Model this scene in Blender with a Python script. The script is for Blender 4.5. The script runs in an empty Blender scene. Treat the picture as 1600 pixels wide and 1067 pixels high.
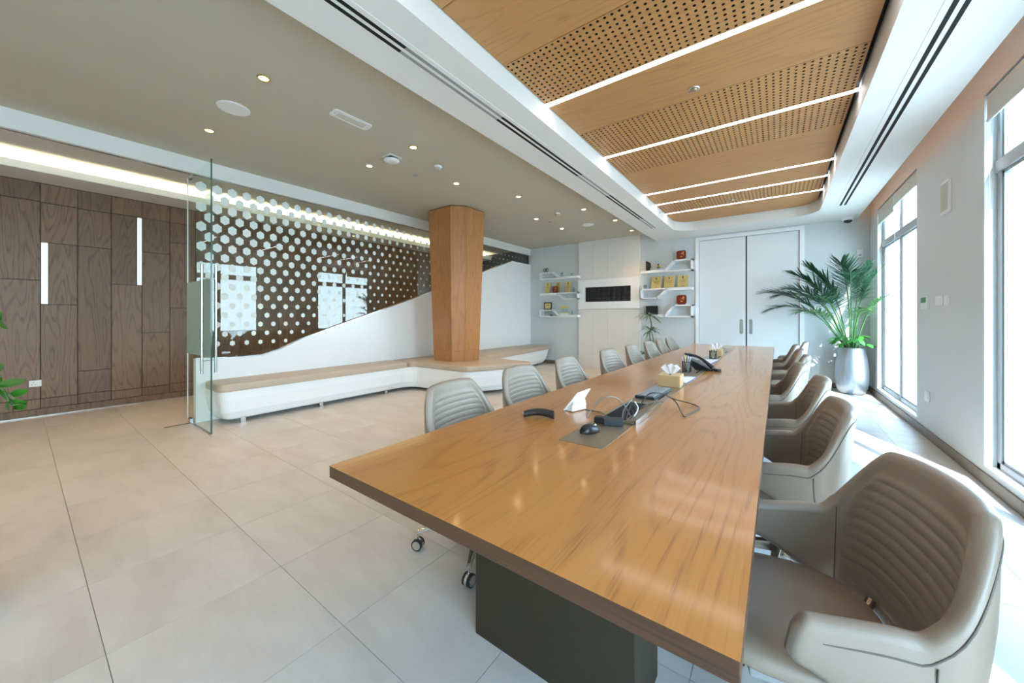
import bpy, bmesh, math, random
from mathutils import Vector, Matrix
random.seed(7)
PI = math.pi
S = bpy.context.scene
COL = S.collection

# ------------------------------------------------------------------ camera
H = 1.28                      # eye height
YAW = math.radians(36.2)
F = 567.0                     # focal length in pixels of a 1600 wide frame
cs, sn = math.cos(YAW), math.sin(YAW)
cam_d = bpy.data.cameras.new('camera')
cam = bpy.data.objects.new('camera', cam_d); COL.objects.link(cam)
cam_d.sensor_width = 36.0
cam_d.lens = 36.0 * F / 1600.0
cam_d.shift_y = -39.5 / 1600.0
cam_d.clip_start = 0.02
cam_d.clip_end = 500
cam.location = (0, 0, H)
cam.rotation_euler = (PI / 2, 0, YAW)
S.camera = cam

# ------------------------------------------------------------------ world, sun, exposure
w = bpy.data.worlds.new('world'); S.world = w; w.use_nodes = True
nt = w.node_tree
bg = nt.nodes['Background']
tc = nt.nodes.new('ShaderNodeTexCoord'); sep = nt.nodes.new('ShaderNodeSeparateXYZ')
rmp = nt.nodes.new('ShaderNodeValToRGB')
nt.links.new(tc.outputs['Generated'], sep.inputs[0]); nt.links.new(sep.outputs['Z'], rmp.inputs[0])
rmp.color_ramp.elements[0].position = 0.0; rmp.color_ramp.elements[0].color = (0.70, 0.91, 1.0, 1)
rmp.color_ramp.elements[1].position = 0.7; rmp.color_ramp.elements[1].color = (0.36, 0.64, 1.0, 1)
nt.links.new(rmp.outputs[0], bg.inputs['Color'])
bg.inputs['Strength'].default_value = 10.0

sun_d = bpy.data.lights.new('sun', 'SUN'); sun = bpy.data.objects.new('sun', sun_d); COL.objects.link(sun)
sun_d.energy = 9.0; sun_d.angle = math.radians(0.6); sun_d.color = (1.0, 0.97, 0.92)
el = math.radians(48)
sd = Vector((-0.40 * math.cos(el), 0.917 * math.cos(el), -math.sin(el)))
sun.rotation_euler = sd.to_track_quat('-Z', 'Y').to_euler()
sun.location = (8, -8, 12)

S.view_settings.view_transform = 'Standard'
S.view_settings.look = 'None'
S.view_settings.gamma = 1.0
S.view_settings.use_curve_mapping = False
S.view_settings.exposure = 0.52
S.cycles.max_bounces = 10
S.cycles.diffuse_bounces = 5
S.cycles.glossy_bounces = 4
S.cycles.transparent_max_bounces = 24
S.cycles.transmission_bounces = 6
S.cycles.caustics_reflective = False
S.cycles.caustics_refractive = False
S.cycles.sample_clamp_indirect = 8.0
S.cycles.use_denoising = True

# ------------------------------------------------------------------ room measures (metres)
XW, YF = 1.272, 8.59          # window wall and far wall faces
XG = -5.68                    # glass partition
XP = -7.60                    # wood panelled corridor wall
YB = -5.2                     # wall behind the viewer
ZT = 3.17                     # taupe ceiling
ZS = 2.975                    # white soffit underside
ZC = 3.14                     # wooden ceiling
TX0, TX1, TY0, TY1, TZ = -1.283, -0.046, 0.656, 7.70, 0.75


def onx(X, u, v):             # where a line of sight meets the plane x = X: gives (y, z)
    r = (u - 800) / F
    Y = X * (cs + r * sn) / (r * cs - sn)
    d = -X * sn + Y * cs
    return Y, H - (v - 494) * d / F


def ony(Y, u, v):             # plane y = Y: gives (x, z)
    r = (u - 800) / F
    X = Y * (r * cs - sn) / (cs + r * sn)
    d = -X * sn + Y * cs
    return X, H - (v - 494) * d / F


def onz(z, u, v):             # plane z: gives (x, y)
    d = F * (H - z) / (v - 494)
    r = (u - 800) / F * d
    return r * cs - d * sn, r * sn + d * cs


# ------------------------------------------------------------------ helpers
FR = {}                       # frame of each object's local space


class MB:
    def __init__(s):
        s.v = []; s.f = []; s.sm = []; s.mi = []; s.m = 0; s.smooth = False; s.T = None

    def add(s, vs, fs, smooth=None):
        b = len(s.v)
        for p in vs:
            p = Vector(p)
            if s.T is not None: p = s.T @ p
            s.v.append(p)
        sm = s.smooth if smooth is None else smooth
        for f in fs:
            s.f.append(tuple(b + i for i in f)); s.sm.append(sm); s.mi.append(s.m)
        return s

    def box(s, x0, x1, y0, y1, z0, z1):
        return s.add([(x0, y0, z0), (x1, y0, z0), (x1, y1, z0), (x0, y1, z0), (x0, y0, z1), (x1, y0, z1), (x1, y1, z1), (x0, y1, z1)],
                     [(0, 3, 2, 1), (4, 5, 6, 7), (0, 1, 5, 4), (1, 2, 6, 5), (2, 3, 7, 6), (3, 0, 4, 7)])

    def prism(s, poly, fn, h0, h1):
        """poly 2-d points, fn(a,b,h)->3-d point"""
        n = len(poly)
        vs = [fn(a, b, h0) for a, b in poly] + [fn(a, b, h1) for a, b in poly]
        fs = [tuple(range(n))[::-1], tuple(range(n, 2 * n))]
        for i in range(n):
            j = (i + 1) % n; fs.append((i, j, n + j, n + i))
        return s.add(vs, fs)

    def loft(s, rings, cap=True, closed=False, smooth=True):
        n = len(rings[0]); vs = [p for r in rings for p in r]; fs = []
        m = len(rings)
        for k in range(m if closed else m - 1):
            a = k * n; b = ((k + 1) % m) * n
            for i in range(n):
                j = (i + 1) % n; fs.append((a + i, a + j, b + j, b + i))
        b0 = len(s.f)
        s.add(vs, fs, smooth)
        if cap and not closed:
            s.add(rings[0], [tuple(range(n))[::-1]], False); s.add(rings[-1], [tuple(range(n))], False)
        return s

    def lathe(s, prof, c=(0, 0, 0), n=32, smooth=True, cap=True):
        rings = [[(c[0] + r * math.cos(2 * PI * i / n), c[1] + r * math.sin(2 * PI * i / n), c[2] + z) for i in range(n)] for r, z in prof]
        return s.loft(rings, cap, smooth=smooth)

    def tube(s, pts, r, n=8, cap=True):
        pts = [Vector(p) for p in pts]; rings = []
        up = Vector((0.13, 0.21, 0.97)).normalized(); m = len(pts)
        for i, p in enumerate(pts):
            t = (pts[min(i + 1, m - 1)] - pts[max(i - 1, 0)])
            if t.length < 1e-9: t = Vector((0, 0, 1))
            t.normalize()
            a = t.cross(up)
            if a.length < 1e-3: a = t.cross(Vector((1, 0, 0)))
            a.normalize(); b = t.cross(a); up = a.cross(t) if False else up
            rr = r[i] if isinstance(r, (list, tuple)) else r
            rings.append([p + a * rr * math.cos(2 * PI * k / n) + b * rr * math.sin(2 * PI * k / n) for k in range(n)])
        return s.loft(rings, cap)

    def cyl(s, p0, p1, r, n=16, r1=None):
        p0 = Vector(p0); p1 = Vector(p1); t = (p1 - p0).normalized()
        a = t.orthogonal().normalized(); b = t.cross(a); r1 = r if r1 is None else r1
        R = lambda p, q: [p + a * q * math.cos(2 * PI * k / n) + b * q * math.sin(2 * PI * k / n) for k in range(n)]
        return s.loft([R(p0, r), R(p1, r1)])

    def build(s, name, mat, parent=None, origin=None, bevel=0, seg=2, local=False, angle=30):
        me = bpy.data.meshes.new(name)
        if parent is not None and parent in FR:
            M = Matrix() if local else FR[parent].inverted()
            vs = [M @ p for p in s.v]; loc = None
        elif origin is not None:
            o_ = Vector(origin); vs = [p - o_ for p in s.v] if not local else s.v; loc = o_
        else:
            vs = s.v; loc = None
        me.from_pydata([tuple(p) for p in vs], [], s.f)
        mats = mat if isinstance(mat, (list, tuple)) else [mat]
        for m_ in mats: me.materials.append(m_)
        me.polygons.foreach_set('use_smooth', s.sm)
        if len(mats) > 1: me.polygons.foreach_set('material_index', s.mi)
        me.update()
        bm = bmesh.new(); bm.from_mesh(me); bmesh.ops.recalc_face_normals(bm, faces=bm.faces); bm.to_mesh(me); bm.free()
        o = bpy.data.objects.new(name, me); COL.objects.link(o)
        if parent is not None:
            o.parent = parent; FR[o] = FR[parent]
        elif loc is not None:
            o.location = loc; FR[o] = Matrix.Translation(loc)
        else:
            FR[o] = Matrix()
        if bevel:
            b = o.modifiers.new('bevel', 'BEVEL'); b.width = bevel; b.segments = seg; b.limit_method = 'ANGLE'; b.angle_limit = math.radians(angle)
            b.harden_normals = False
        return o


def tag(o, label, cat, group=None):
    o['label'] = label; o['category'] = cat
    if group: o['group'] = group
    return o


def struct(o): o['kind'] = 'structure'; return o


def empty(name, loc, rz=0):
    o = bpy.data.objects.new(name, None); COL.objects.link(o); o.empty_display_size = 0.05
    o.location = loc; o.rotation_euler = (0, 0, rz)
    FR[o] = Matrix.Translation(loc) @ Matrix.Rotation(rz, 4, 'Z')
    return o


KIDS = {}
def copy_tree(o, parent=None):
    c = o.copy(); COL.objects.link(c)
    if parent is not None: c.parent = parent
    for ch in [x for x in list(o.children)]: copy_tree(ch, c)
    return c


# ------------------------------------------------------------------ materials
def new_mat(name):
    m = bpy.data.materials.new(name); m.use_nodes = True
    return m, m.node_tree.nodes, m.node_tree.links, m.node_tree.nodes['Principled BSDF']


def plain(name, col, rough=0.5, metal=0, bump=0, bscale=200, coat=0, spec=0.5, emit=None, estr=0, var=0.0, vscale=3):
    m, N, L, P = new_mat(name)
    P.inputs['Base Color'].default_value = (*col, 1); P.inputs['Roughness'].default_value = rough
    P.inputs['Metallic'].default_value = metal; P.inputs['Coat Weight'].default_value = coat
    P.inputs['Specular IOR Level'].default_value = spec; P.inputs['Coat Roughness'].default_value = 0.08
    tcn = N.new('ShaderNodeTexCoord')
    nz = N.new('ShaderNodeTexNoise'); nz.inputs['Scale'].default_value = vscale; nz.inputs['Detail'].default_value = 4
    L.new(tcn.outputs['Object'], nz.inputs['Vector'])
    mx = N.new('ShaderNodeMix'); mx.data_type = 'RGBA'
    k = max(var, 0.02)
    mx.inputs[6].default_value = (*[c * (1 - k) for c in col], 1); mx.inputs[7].default_value = (*[min(1, c * (1 + k)) for c in col], 1)
    L.new(nz.outputs['Fac'], mx.inputs[0]); L.new(mx.outputs[2], P.inputs['Base Color'])
    if bump:
        n2 = N.new('ShaderNodeTexNoise'); n2.inputs['Scale'].default_value = bscale; n2.inputs['Detail'].default_value = 3
        L.new(tcn.outputs['Object'], n2.inputs['Vector'])
        b = N.new('ShaderNodeBump'); b.inputs['Strength'].default_value = bump; b.inputs['Distance'].default_value = 0.001
        L.new(n2.outputs['Fac'], b.inputs['Height']); L.new(b.outputs[0], P.inputs['Normal'])
    if emit:
        P.inputs['Emission Color'].default_value = (*emit, 1); P.inputs['Emission Strength'].default_value = estr
    return m


def wood(name, light, dark, axis='Y', scale=1.0, rough=0.4, coat=0.0, ring=9.0, contrast=1.0, rnd=0.0, plank=None, pores=1.0):
    """oak veneer: contour lines of a noise field stretched along the grain give cathedral figure, fine pores on top"""
    m, N, L, P = new_mat(name)
    tcn = N.new('ShaderNodeTexCoord'); oi = N.new('ShaderNodeObjectInfo')
    vadd = N.new('ShaderNodeVectorMath'); vadd.operation = 'MULTIPLY_ADD'
    vadd.inputs[1].default_value = (1, 1, 1)
    cmb = N.new('ShaderNodeCombineXYZ')
    ml = N.new('ShaderNodeMath'); ml.operation = 'MULTIPLY'; ml.inputs[1].default_value = 23.0
    L.new(oi.outputs['Random'], ml.inputs[0])
    for i in range(3): L.new(ml.outputs[0], cmb.inputs[i])
    L.new(tcn.outputs['Object'], vadd.inputs[0]); L.new(cmb.outputs[0], vadd.inputs[2])

    def mapped(across, along):
        mp = N.new('ShaderNodeMapping')
        sc = [across * scale] * 3; sc['XYZ'.index(axis)] = along * scale
        mp.inputs['Scale'].default_value = sc
        L.new(vadd.outputs[0], mp.inputs['Vector']); return mp
    m1 = mapped(3.3, 0.40)
    n1 = N.new('ShaderNodeTexNoise'); n1.inputs['Scale'].default_value = 1.0; n1.inputs['Detail'].default_value = 1.5; n1.inputs['Roughness'].default_value = 0.45
    L.new(m1.outputs[0], n1.inputs['Vector'])
    a = N.new('ShaderNodeMath'); a.operation = 'MULTIPLY'; a.inputs[1].default_value = ring * 6.283; L.new(n1.outputs['Fac'], a.inputs[0])
    sfn = N.new('ShaderNodeMath'); sfn.operation = 'SINE'; L.new(a.outputs[0], sfn.inputs[0])
    r1 = N.new('ShaderNodeMapRange'); r1.inputs[1].default_value = 0.35; r1.inputs[2].default_value = 1.0; L.new(sfn.outputs[0], r1.inputs[0])
    m2 = mapped(160, 5.0)
    n2 = N.new('ShaderNodeTexNoise'); n2.inputs['Scale'].default_value = 1.0; n2.inputs['Detail'].default_value = 3; L.new(m2.outputs[0], n2.inputs['Vector'])
    r2 = N.new('ShaderNodeMapRange'); r2.inputs[1].default_value = 0.50; r2.inputs[2].default_value = 0.72; L.new(n2.outputs['Fac'], r2.inputs[0])
    m3 = mapped(26, 1.2)
    n3 = N.new('ShaderNodeTexNoise'); n3.inputs['Scale'].default_value = 1.0; n3.inputs['Detail'].default_value = 4; L.new(m3.outputs[0], n3.inputs['Vector'])
    # factor = contrast*(.45*rings*(.4+pores)+ .25*pores + .3*streak)
    q = N.new('ShaderNodeMath'); q.operation = 'MULTIPLY_ADD'; L.new(r2.outputs[0], q.inputs[0]); q.inputs[1].default_value = 0.7; q.inputs[2].default_value = 0.35
    q1 = N.new('ShaderNodeMath'); q1.operation = 'MULTIPLY'; L.new(r1.outputs[0], q1.inputs[0]); L.new(q.outputs[0], q1.inputs[1])
    q2 = N.new('ShaderNodeMath'); q2.operation = 'MULTIPLY_ADD'; L.new(r2.outputs[0], q2.inputs[0]); q2.inputs[1].default_value = 0.35 * pores; L.new(q1.outputs[0], q2.inputs[2])
    q3 = N.new('ShaderNodeMath'); q3.operation = 'MULTIPLY_ADD'; L.new(n3.outputs['Fac'], q3.inputs[0]); q3.inputs[1].default_value = 0.38; L.new(q2.outputs[0], q3.inputs[2])
    q4 = N.new('ShaderNodeMath'); q4.operation = 'MULTIPLY'; q4.use_clamp = True; L.new(q3.outputs[0], q4.inputs[0]); q4.inputs[1].default_value = 0.8 * contrast
    mx = N.new('ShaderNodeMix'); mx.data_type = 'RGBA'; mx.inputs[6].default_value = (*light, 1); mx.inputs[7].default_value = (*dark, 1)
    L.new(q4.outputs[0], mx.inputs[0])
    col = mx.outputs[2]
    if rnd:
        hv = N.new('ShaderNodeHueSaturation')
        mr = N.new('ShaderNodeMapRange'); mr.inputs[3].default_value = 1 - rnd; mr.inputs[4].default_value = 1 + rnd
        L.new(oi.outputs['Random'], mr.inputs[0]); L.new(mr.outputs[0], hv.inputs['Value']); L.new(col, hv.inputs['Color']); col = hv.outputs[0]
    L.new(col, P.inputs['Base Color'])
    P.inputs['Roughness'].default_value = rough
    P.inputs['Coat Weight'].default_value = coat; P.inputs['Coat Roughness'].default_value = 0.10
    b = N.new('ShaderNodeBump'); b.inputs['Strength'].default_value = 0.35; b.inputs['Distance'].default_value = 0.0006; b.invert = True
    L.new(q2.outputs[0], b.inputs['Height']); L.new(b.outputs[0], P.inputs['Normal'])
    return m


def glass_mat(name, tint=(0.93, 0.98, 0.96), ior=1.5, boost=1.0):
    m, N, L, P = new_mat(name)
    N.remove(P); out = N['Material Output']
    tr = N.new('ShaderNodeBsdfTransparent'); tr.inputs[0].default_value = (*tint, 1)
    gl = N.new('ShaderNodeBsdfGlossy'); gl.inputs['Roughness'].default_value = 0.0; gl.inputs[0].default_value = (1, 1, 1, 1)
    fr = N.new('ShaderNodeFresnel'); fr.inputs[0].default_value = ior
    k = N.new('ShaderNodeMath'); k.operation = 'MULTIPLY'; k.use_clamp = True; k.inputs[1].default_value = boost
    mix = N.new('ShaderNodeMixShader')
    ge = N.new('ShaderNodeNewGeometry'); iv = N.new('ShaderNodeMath'); iv.operation = 'SUBTRACT'; iv.inputs[0].default_value = 1.0
    L.new(ge.outputs['Backfacing'], iv.inputs[1]); m2 = N.new('ShaderNodeMath'); m2.operation = 'MULTIPLY'
    L.new(fr.outputs[0], k.inputs[0]); L.new(k.outputs[0], m2.inputs[0]); L.new(iv.outputs[0], m2.inputs[1]); L.new(m2.outputs[0], mix.inputs[0])
    L.new(tr.outputs[0], mix.inputs[1]); L.new(gl.outputs[0], mix.inputs[2]); L.new(mix.outputs[0], out.inputs[0])
    return m


def emis(name, col, s):
    m, N, L, P = new_mat(name)
    P.inputs['Base Color'].default_value = (0.8, 0.8, 0.8, 1)
    P.inputs['Emission Color'].default_value = (*col, 1); P.inputs['Emission Strength'].default_value = s
    return m


def floor_mat():
    m, N, L, P = new_mat('porcelain_tile')
    tcn = N.new('ShaderNodeTexCoord'); oi = N.new('ShaderNodeObjectInfo')
    cmb = N.new('ShaderNodeCombineXYZ'); ml = N.new('ShaderNodeMath'); ml.operation = 'MULTIPLY'; ml.inputs[1].default_value = 31
    L.new(oi.outputs['Random'], ml.inputs[0]); L.new(ml.outputs[0], cmb.inputs[0]); L.new(ml.outputs[0], cmb.inputs[1])
    ad = N.new('ShaderNodeVectorMath'); ad.operation = 'ADD'; L.new(tcn.outputs['Object'], ad.inputs[0]); L.new(cmb.outputs[0], ad.inputs[1])
    mp = N.new('ShaderNodeMapping'); mp.inputs['Scale'].default_value = (0.9, 2.6, 1); mp.inputs['Rotation'].default_value = (0, 0, 0.35); L.new(ad.outputs[0], mp.inputs[0])
    n1 = N.new('ShaderNodeTexNoise'); n1.inputs['Scale'].default_value = 1.6; n1.inputs['Detail'].default_value = 7; n1.inputs['Roughness'].default_value = 0.62
    L.new(mp.outputs[0], n1.inputs['Vector'])
    r = N.new('ShaderNodeValToRGB'); r.color_ramp.elements[0].position = 0.30; r.color_ramp.elements[0].color = (0.54, 0.50, 0.46, 1)
    r.color_ramp.elements[1].position = 0.68; r.color_ramp.elements[1].color = (0.66, 0.63, 0.59, 1)
    L.new(n1.outputs['Fac'], r.inputs[0])
    n2 = N.new('ShaderNodeTexNoise'); n2.inputs['Scale'].default_value = 260; n2.inputs['Detail'].default_value = 2; L.new(tcn.outputs['Object'], n2.inputs['Vector'])
    mr = N.new('ShaderNodeMapRange'); mr.inputs[3].default_value = 0.92; mr.inputs[4].default_value = 1.08; L.new(n2.outputs['Fac'], mr.inputs[0])
    hv = N.new('ShaderNodeHueSaturation'); L.new(mr.outputs[0], hv.inputs['Value']); L.new(r.outputs[0], hv.inputs['Color'])
    L.new(hv.outputs[0], P.inputs['Base Color'])
    P.inputs['Roughness'].default_value = 0.38; P.inputs['Specular IOR Level'].default_value = 0.5
    b = N.new('ShaderNodeBump'); b.inputs['Strength'].default_value = 0.12; b.inputs['Distance'].default_value = 0.001
    L.new(n2.outputs['Fac'], b.inputs['Height']); L.new(b.outputs[0], P.inputs['Normal'])
    return m


def leather_mat():
    m, N, L, P = new_mat('greige_leather')
    tcn = N.new('ShaderNodeTexCoord')
    vo = N.new('ShaderNodeTexVoronoi'); vo.inputs['Scale'].default_value = 420; L.new(tcn.outputs['Object'], vo.inputs['Vector'])
    nz = N.new('ShaderNodeTexNoise'); nz.inputs['Scale'].default_value = 5; nz.inputs['Detail'].default_value = 5; L.new(tcn.outputs['Object'], nz.inputs['Vector'])
    mx = N.new('ShaderNodeMix'); mx.data_type = 'RGBA'
    mx.inputs[6].default_value = (0.27, 0.215, 0.165, 1); mx.inputs[7].default_value = (0.33, 0.265, 0.205, 1)
    L.new(nz.outputs['Fac'], mx.inputs[0]); L.new(mx.outputs[2], P.inputs['Base Color'])
    P.inputs['Roughness'].default_value = 0.42; P.inputs['Coat Weight'].default_value = 0.7; P.inputs['Coat Roughness'].default_value = 0.5
    b = N.new('ShaderNodeBump'); b.inputs['Strength'].default_value = 0.25; b.inputs['Distance'].default_value = 0.0008
    L.new(vo.outputs['Distance'], b.inputs['Height']); L.new(b.outputs[0], P.inputs['Normal'])
    return m


M = {}
M['wall'] = plain('white_wall_paint', (0.64, 0.68, 0.685), 0.55, bump=0.06, bscale=300, var=0.01)
M['soffit'] = plain('white_ceiling_paint', (0.79, 0.805, 0.775), 0.6, var=0.01)
M['taupe'] = plain('taupe_ceiling_paint', (0.52, 0.50, 0.40), 0.7, bump=0.25, bscale=180, var=0.03, vscale=60)
M['white'] = plain('white_lacquer', (0.90, 0.91, 0.915), 0.22, var=0.005)
M['door'] = plain('glossy_white_door', (0.76, 0.80, 0.815), 0.16, var=0.005)
M['tile'] = floor_mat()
M['grout'] = plain('grout', (0.44, 0.41, 0.37), 0.9)
M['skirt'] = plain('brown_stone_skirting', (0.20, 0.165, 0.13), 0.45, bump=0.1, bscale=90, var=0.15, vscale=14)
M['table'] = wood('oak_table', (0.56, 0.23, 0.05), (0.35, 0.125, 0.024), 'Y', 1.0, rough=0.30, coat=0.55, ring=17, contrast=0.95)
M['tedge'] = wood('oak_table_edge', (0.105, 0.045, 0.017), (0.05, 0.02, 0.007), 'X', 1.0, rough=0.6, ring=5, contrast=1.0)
M['cwood'] = wood('oak_ceiling', (0.50, 0.26, 0.088), (0.36, 0.165, 0.05), 'X', 1.0, rough=0.5, ring=15, contrast=0.9, rnd=0.05)
M['colwood'] = wood('oak_column', (0.48, 0.215, 0.072), (0.31, 0.12, 0.036), 'Z', 1.2, rough=0.42, ring=13, contrast=0.95)
M['pwood'] = wood('dark_oak_panel', (0.225, 0.135, 0.08), (0.095, 0.05, 0.028), 'Z', 1.5, rough=0.42, ring=15, contrast=1.1, rnd=0.16, pores=1.3)
M['dark'] = plain('black_recess', (0.012, 0.012, 0.013), 0.8)
M['ped'] = plain('dark_bronze_laminate', (0.046, 0.035, 0.023), 0.6, spec=0.12, bump=0.1, bscale=400, var=0.08)
M['bronze'] = plain('brushed_bronze', (0.40, 0.32, 0.22), 0.33, metal=0.75, bump=0.05, bscale=300)
M['steel'] = plain('satin_steel', (0.62, 0.63, 0.64), 0.25, metal=1)
M['chrome'] = plain('polished_chrome', (0.8, 0.8, 0.8), 0.1, metal=1)
M['legm'] = plain('champagne_metal', (0.42, 0.36, 0.29), 0.25, metal=1)
M['alu'] = plain('grey_window_frame', (0.40, 0.43, 0.45), 0.4, metal=0.3)
M['leather'] = leather_mat()
M['piping'] = plain('leather_piping', (0.13, 0.11, 0.09), 0.5)
M['bench'] = plain('tan_bench_leather', (0.50, 0.40, 0.30), 0.42, bump=0.15, bscale=350, var=0.05)
M['rubber'] = plain('black_rubber', (0.015, 0.015, 0.016), 0.5)
M['blackp'] = plain('black_plastic', (0.018, 0.018, 0.02), 0.3, bump=0.05)
M['navy'] = plain('dark_slate_plastic', (0.025, 0.035, 0.045), 0.4)
M['whitep'] = plain('white_plastic', (0.82, 0.84, 0.84), 0.35)
M['greyp'] = plain('grey_plastic', (0.30, 0.31, 0.32), 0.4)
M['mesh'] = plain('black_wire_mesh', (0.02, 0.025, 0.03), 0.4, metal=0.5)
M['paper'] = plain('white_paper', (0.85, 0.86, 0.92), 0.7)
M['blue'] = plain('blue_edge', (0.10, 0.14, 0.55), 0.5)
M['bamboo'] = wood('light_bamboo', (0.70, 0.47, 0.24), (0.55, 0.33, 0.14), 'X', 3.0, rough=0.45, ring=4, contrast=0.7)
M['tissue'] = plain('tissue_paper', (0.88, 0.89, 0.92), 0.8)
M['blind'] = plain('roller_blind_fabric', (0.60, 0.62, 0.58), 0.8, bump=0.2, bscale=500)
M['glass'] = glass_mat('partition_glass', (0.94, 0.985, 0.965), 1.52, 1.6)
M['doorglass'] = glass_mat('door_glass', (0.95, 0.985, 0.97), 1.45, 0.3)
M['winglass'] = glass_mat('window_glass', (0.97, 0.99, 0.99), 1.5, 1.0)
M['gedge'] = plain('green_glass_edge', (0.03, 0.09, 0.08), 0.15)
M['film'] = plain('frosted_film', (0.78, 0.84, 0.82), 0.6)
M['tealfilm'] = plain('teal_frosted_film', (0.32, 0.47, 0.43), 0.5)
M['led'] = emis('led_strip', (1.0, 0.93, 0.97), 10)
M['ledwarm'] = emis('warm_cove_led', (1.0, 0.80, 0.48), 60)
M['slotled'] = emis('amber_slot_led', (1.0, 0.42, 0.15), 2.6)
M['lamp'] = emis('downlight_lamp', (1.0, 0.62, 0.25), 14)
M['lampcore'] = emis('downlight_core', (1.0, 0.88, 0.70), 40)
M['gold'] = plain('gold_ring', (0.75, 0.42, 0.10), 0.3, metal=0.8)
M['panel_glow'] = emis('wall_light_insert', (0.80, 0.93, 0.97), 0.45)
M['leafd'] = plain('palm_leaf', (0.035, 0.115, 0.06), 0.38, var=0.35, vscale=6)
M['leafl'] = plain('young_palm_leaf', (0.11, 0.25, 0.08), 0.4, var=0.3, vscale=6)
M['leafb'] = plain('bright_leaf', (0.06, 0.30, 0.045), 0.35, var=0.3, vscale=9)
M['leafz'] = plain('glossy_leaf', (0.045, 0.20, 0.02), 0.2, coat=0.3, var=0.25, vscale=12)
M['leafv'] = plain('variegated_leaf', (0.12, 0.23, 0.13), 0.4, var=0.5, vscale=20)
M['stem'] = plain('green_stem', (0.08, 0.20, 0.06), 0.45, var=0.2)
M['bark'] = plain('brown_cane', (0.17, 0.12, 0.08), 0.8, bump=0.5, bscale=60, var=0.3, vscale=20)
M['silver'] = plain('silver_vase', (0.42, 0.46, 0.50), 0.33, metal=0.8, bump=0.05, bscale=200)
M['soil'] = plain('soil', (0.05, 0.035, 0.025), 0.95)
M['tuft'] = plain('black_tufted_leather', (0.008, 0.010, 0.013), 0.5)
M['fabric'] = plain('pearl_wall_panel', (0.79, 0.775, 0.74), 0.6, bump=0.15, bscale=40, var=0.03, vscale=1.5)
M['red'] = plain('red_brown_lacquer', (0.20, 0.02, 0.01), 0.25, coat=0.5)
M['orange'] = plain('amber_enamel', (0.85, 0.36, 0.02), 0.3)
M['goldp'] = plain('gold_plaque', (0.72, 0.58, 0.24), 0.35, metal=0.55)
M['crystal'] = glass_mat('crystal', (0.80, 0.90, 0.92), 1.6, 1.6)
M['purple'] = plain('purple_cover', (0.035, 0.02, 0.06), 0.4)
M['cream'] = plain('cream_plastic', (0.52, 0.50, 0.42), 0.5)
M['ground'] = plain('pale_ground', (0.55, 0.52, 0.46), 0.9, var=0.15, vscale=0.05)
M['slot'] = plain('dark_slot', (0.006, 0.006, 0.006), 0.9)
M['screen'] = plain('green_screen', (0.05, 0.25, 0.08), 0.3)

# ================================================================== THE SETTING
# ---- floor: tiles 0.6 x 0.6 with recessed joints
T = 0.6
floor = struct(MB().box(XP - 0.1, XW + 0.3, YB - 0.1, YF + 0.1, -0.12, -0.006).build('floor', M['grout']))
FR[floor] = Matrix()
tile_me = None
tx0, ty0 = -1.45, 0.80        # one joint crossing
in_view, rest = [], MB()
for i in range(-12, 6):
    for j in range(-11, 14):
        x0, x1 = tx0 + i * T, tx0 + (i + 1) * T; y0, y1 = ty0 + j * T, ty0 + (j + 1) * T
        X0, X1 = max(x0, XP), min(x1, XW + 0.02); Y0, Y1 = max(y0, YB), min(y1, YF)
        if X1 - X0 < 0.02 or Y1 - Y0 < 0.02: continue
        cx, cy = (X0 + X1) / 2, (Y0 + Y1) / 2
        d = -cx * sn + cy * cs; r = cx * cs + cy * sn
        full = abs(X1 - X0 - T) < 1e-6 and abs(Y1 - Y0 - T) < 1e-6
        if d > 0.5 and abs(r / d) < 1.65 and d < 11: in_view.append((d, X0, X1, Y0, Y1, full))
        else: rest.box(X0 + .0013, X1 - .0013, Y0 + .0013, Y1 - .0013, -0.006, 0)
in_view.sort()
for k, (d, X0, X1, Y0, Y1, full) in enumerate(in_view):
    if k >= 296: rest.box(X0 + .0013, X1 - .0013, Y0 + .0013, Y1 - .0013, -0.006, 0); continue
    c = Vector(((X0 + X1) / 2, (Y0 + Y1) / 2, 0)); hx, hy = (X1 - X0) / 2 - .0013, (Y1 - Y0) / 2 - .0013
    if full and tile_me:
        o = bpy.data.objects.new('tile', tile_me); COL.objects.link(o)
    else:
        o = MB().box(-hx, hx, -hy, hy, -0.006, 0).build('tile', M['tile'])
        if full: tile_me = o.data
    o.parent = floor; o.location = c
ro = rest.build('tiles_beyond', M['tile'], floor); ro['kind'] = 'stuff'

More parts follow.
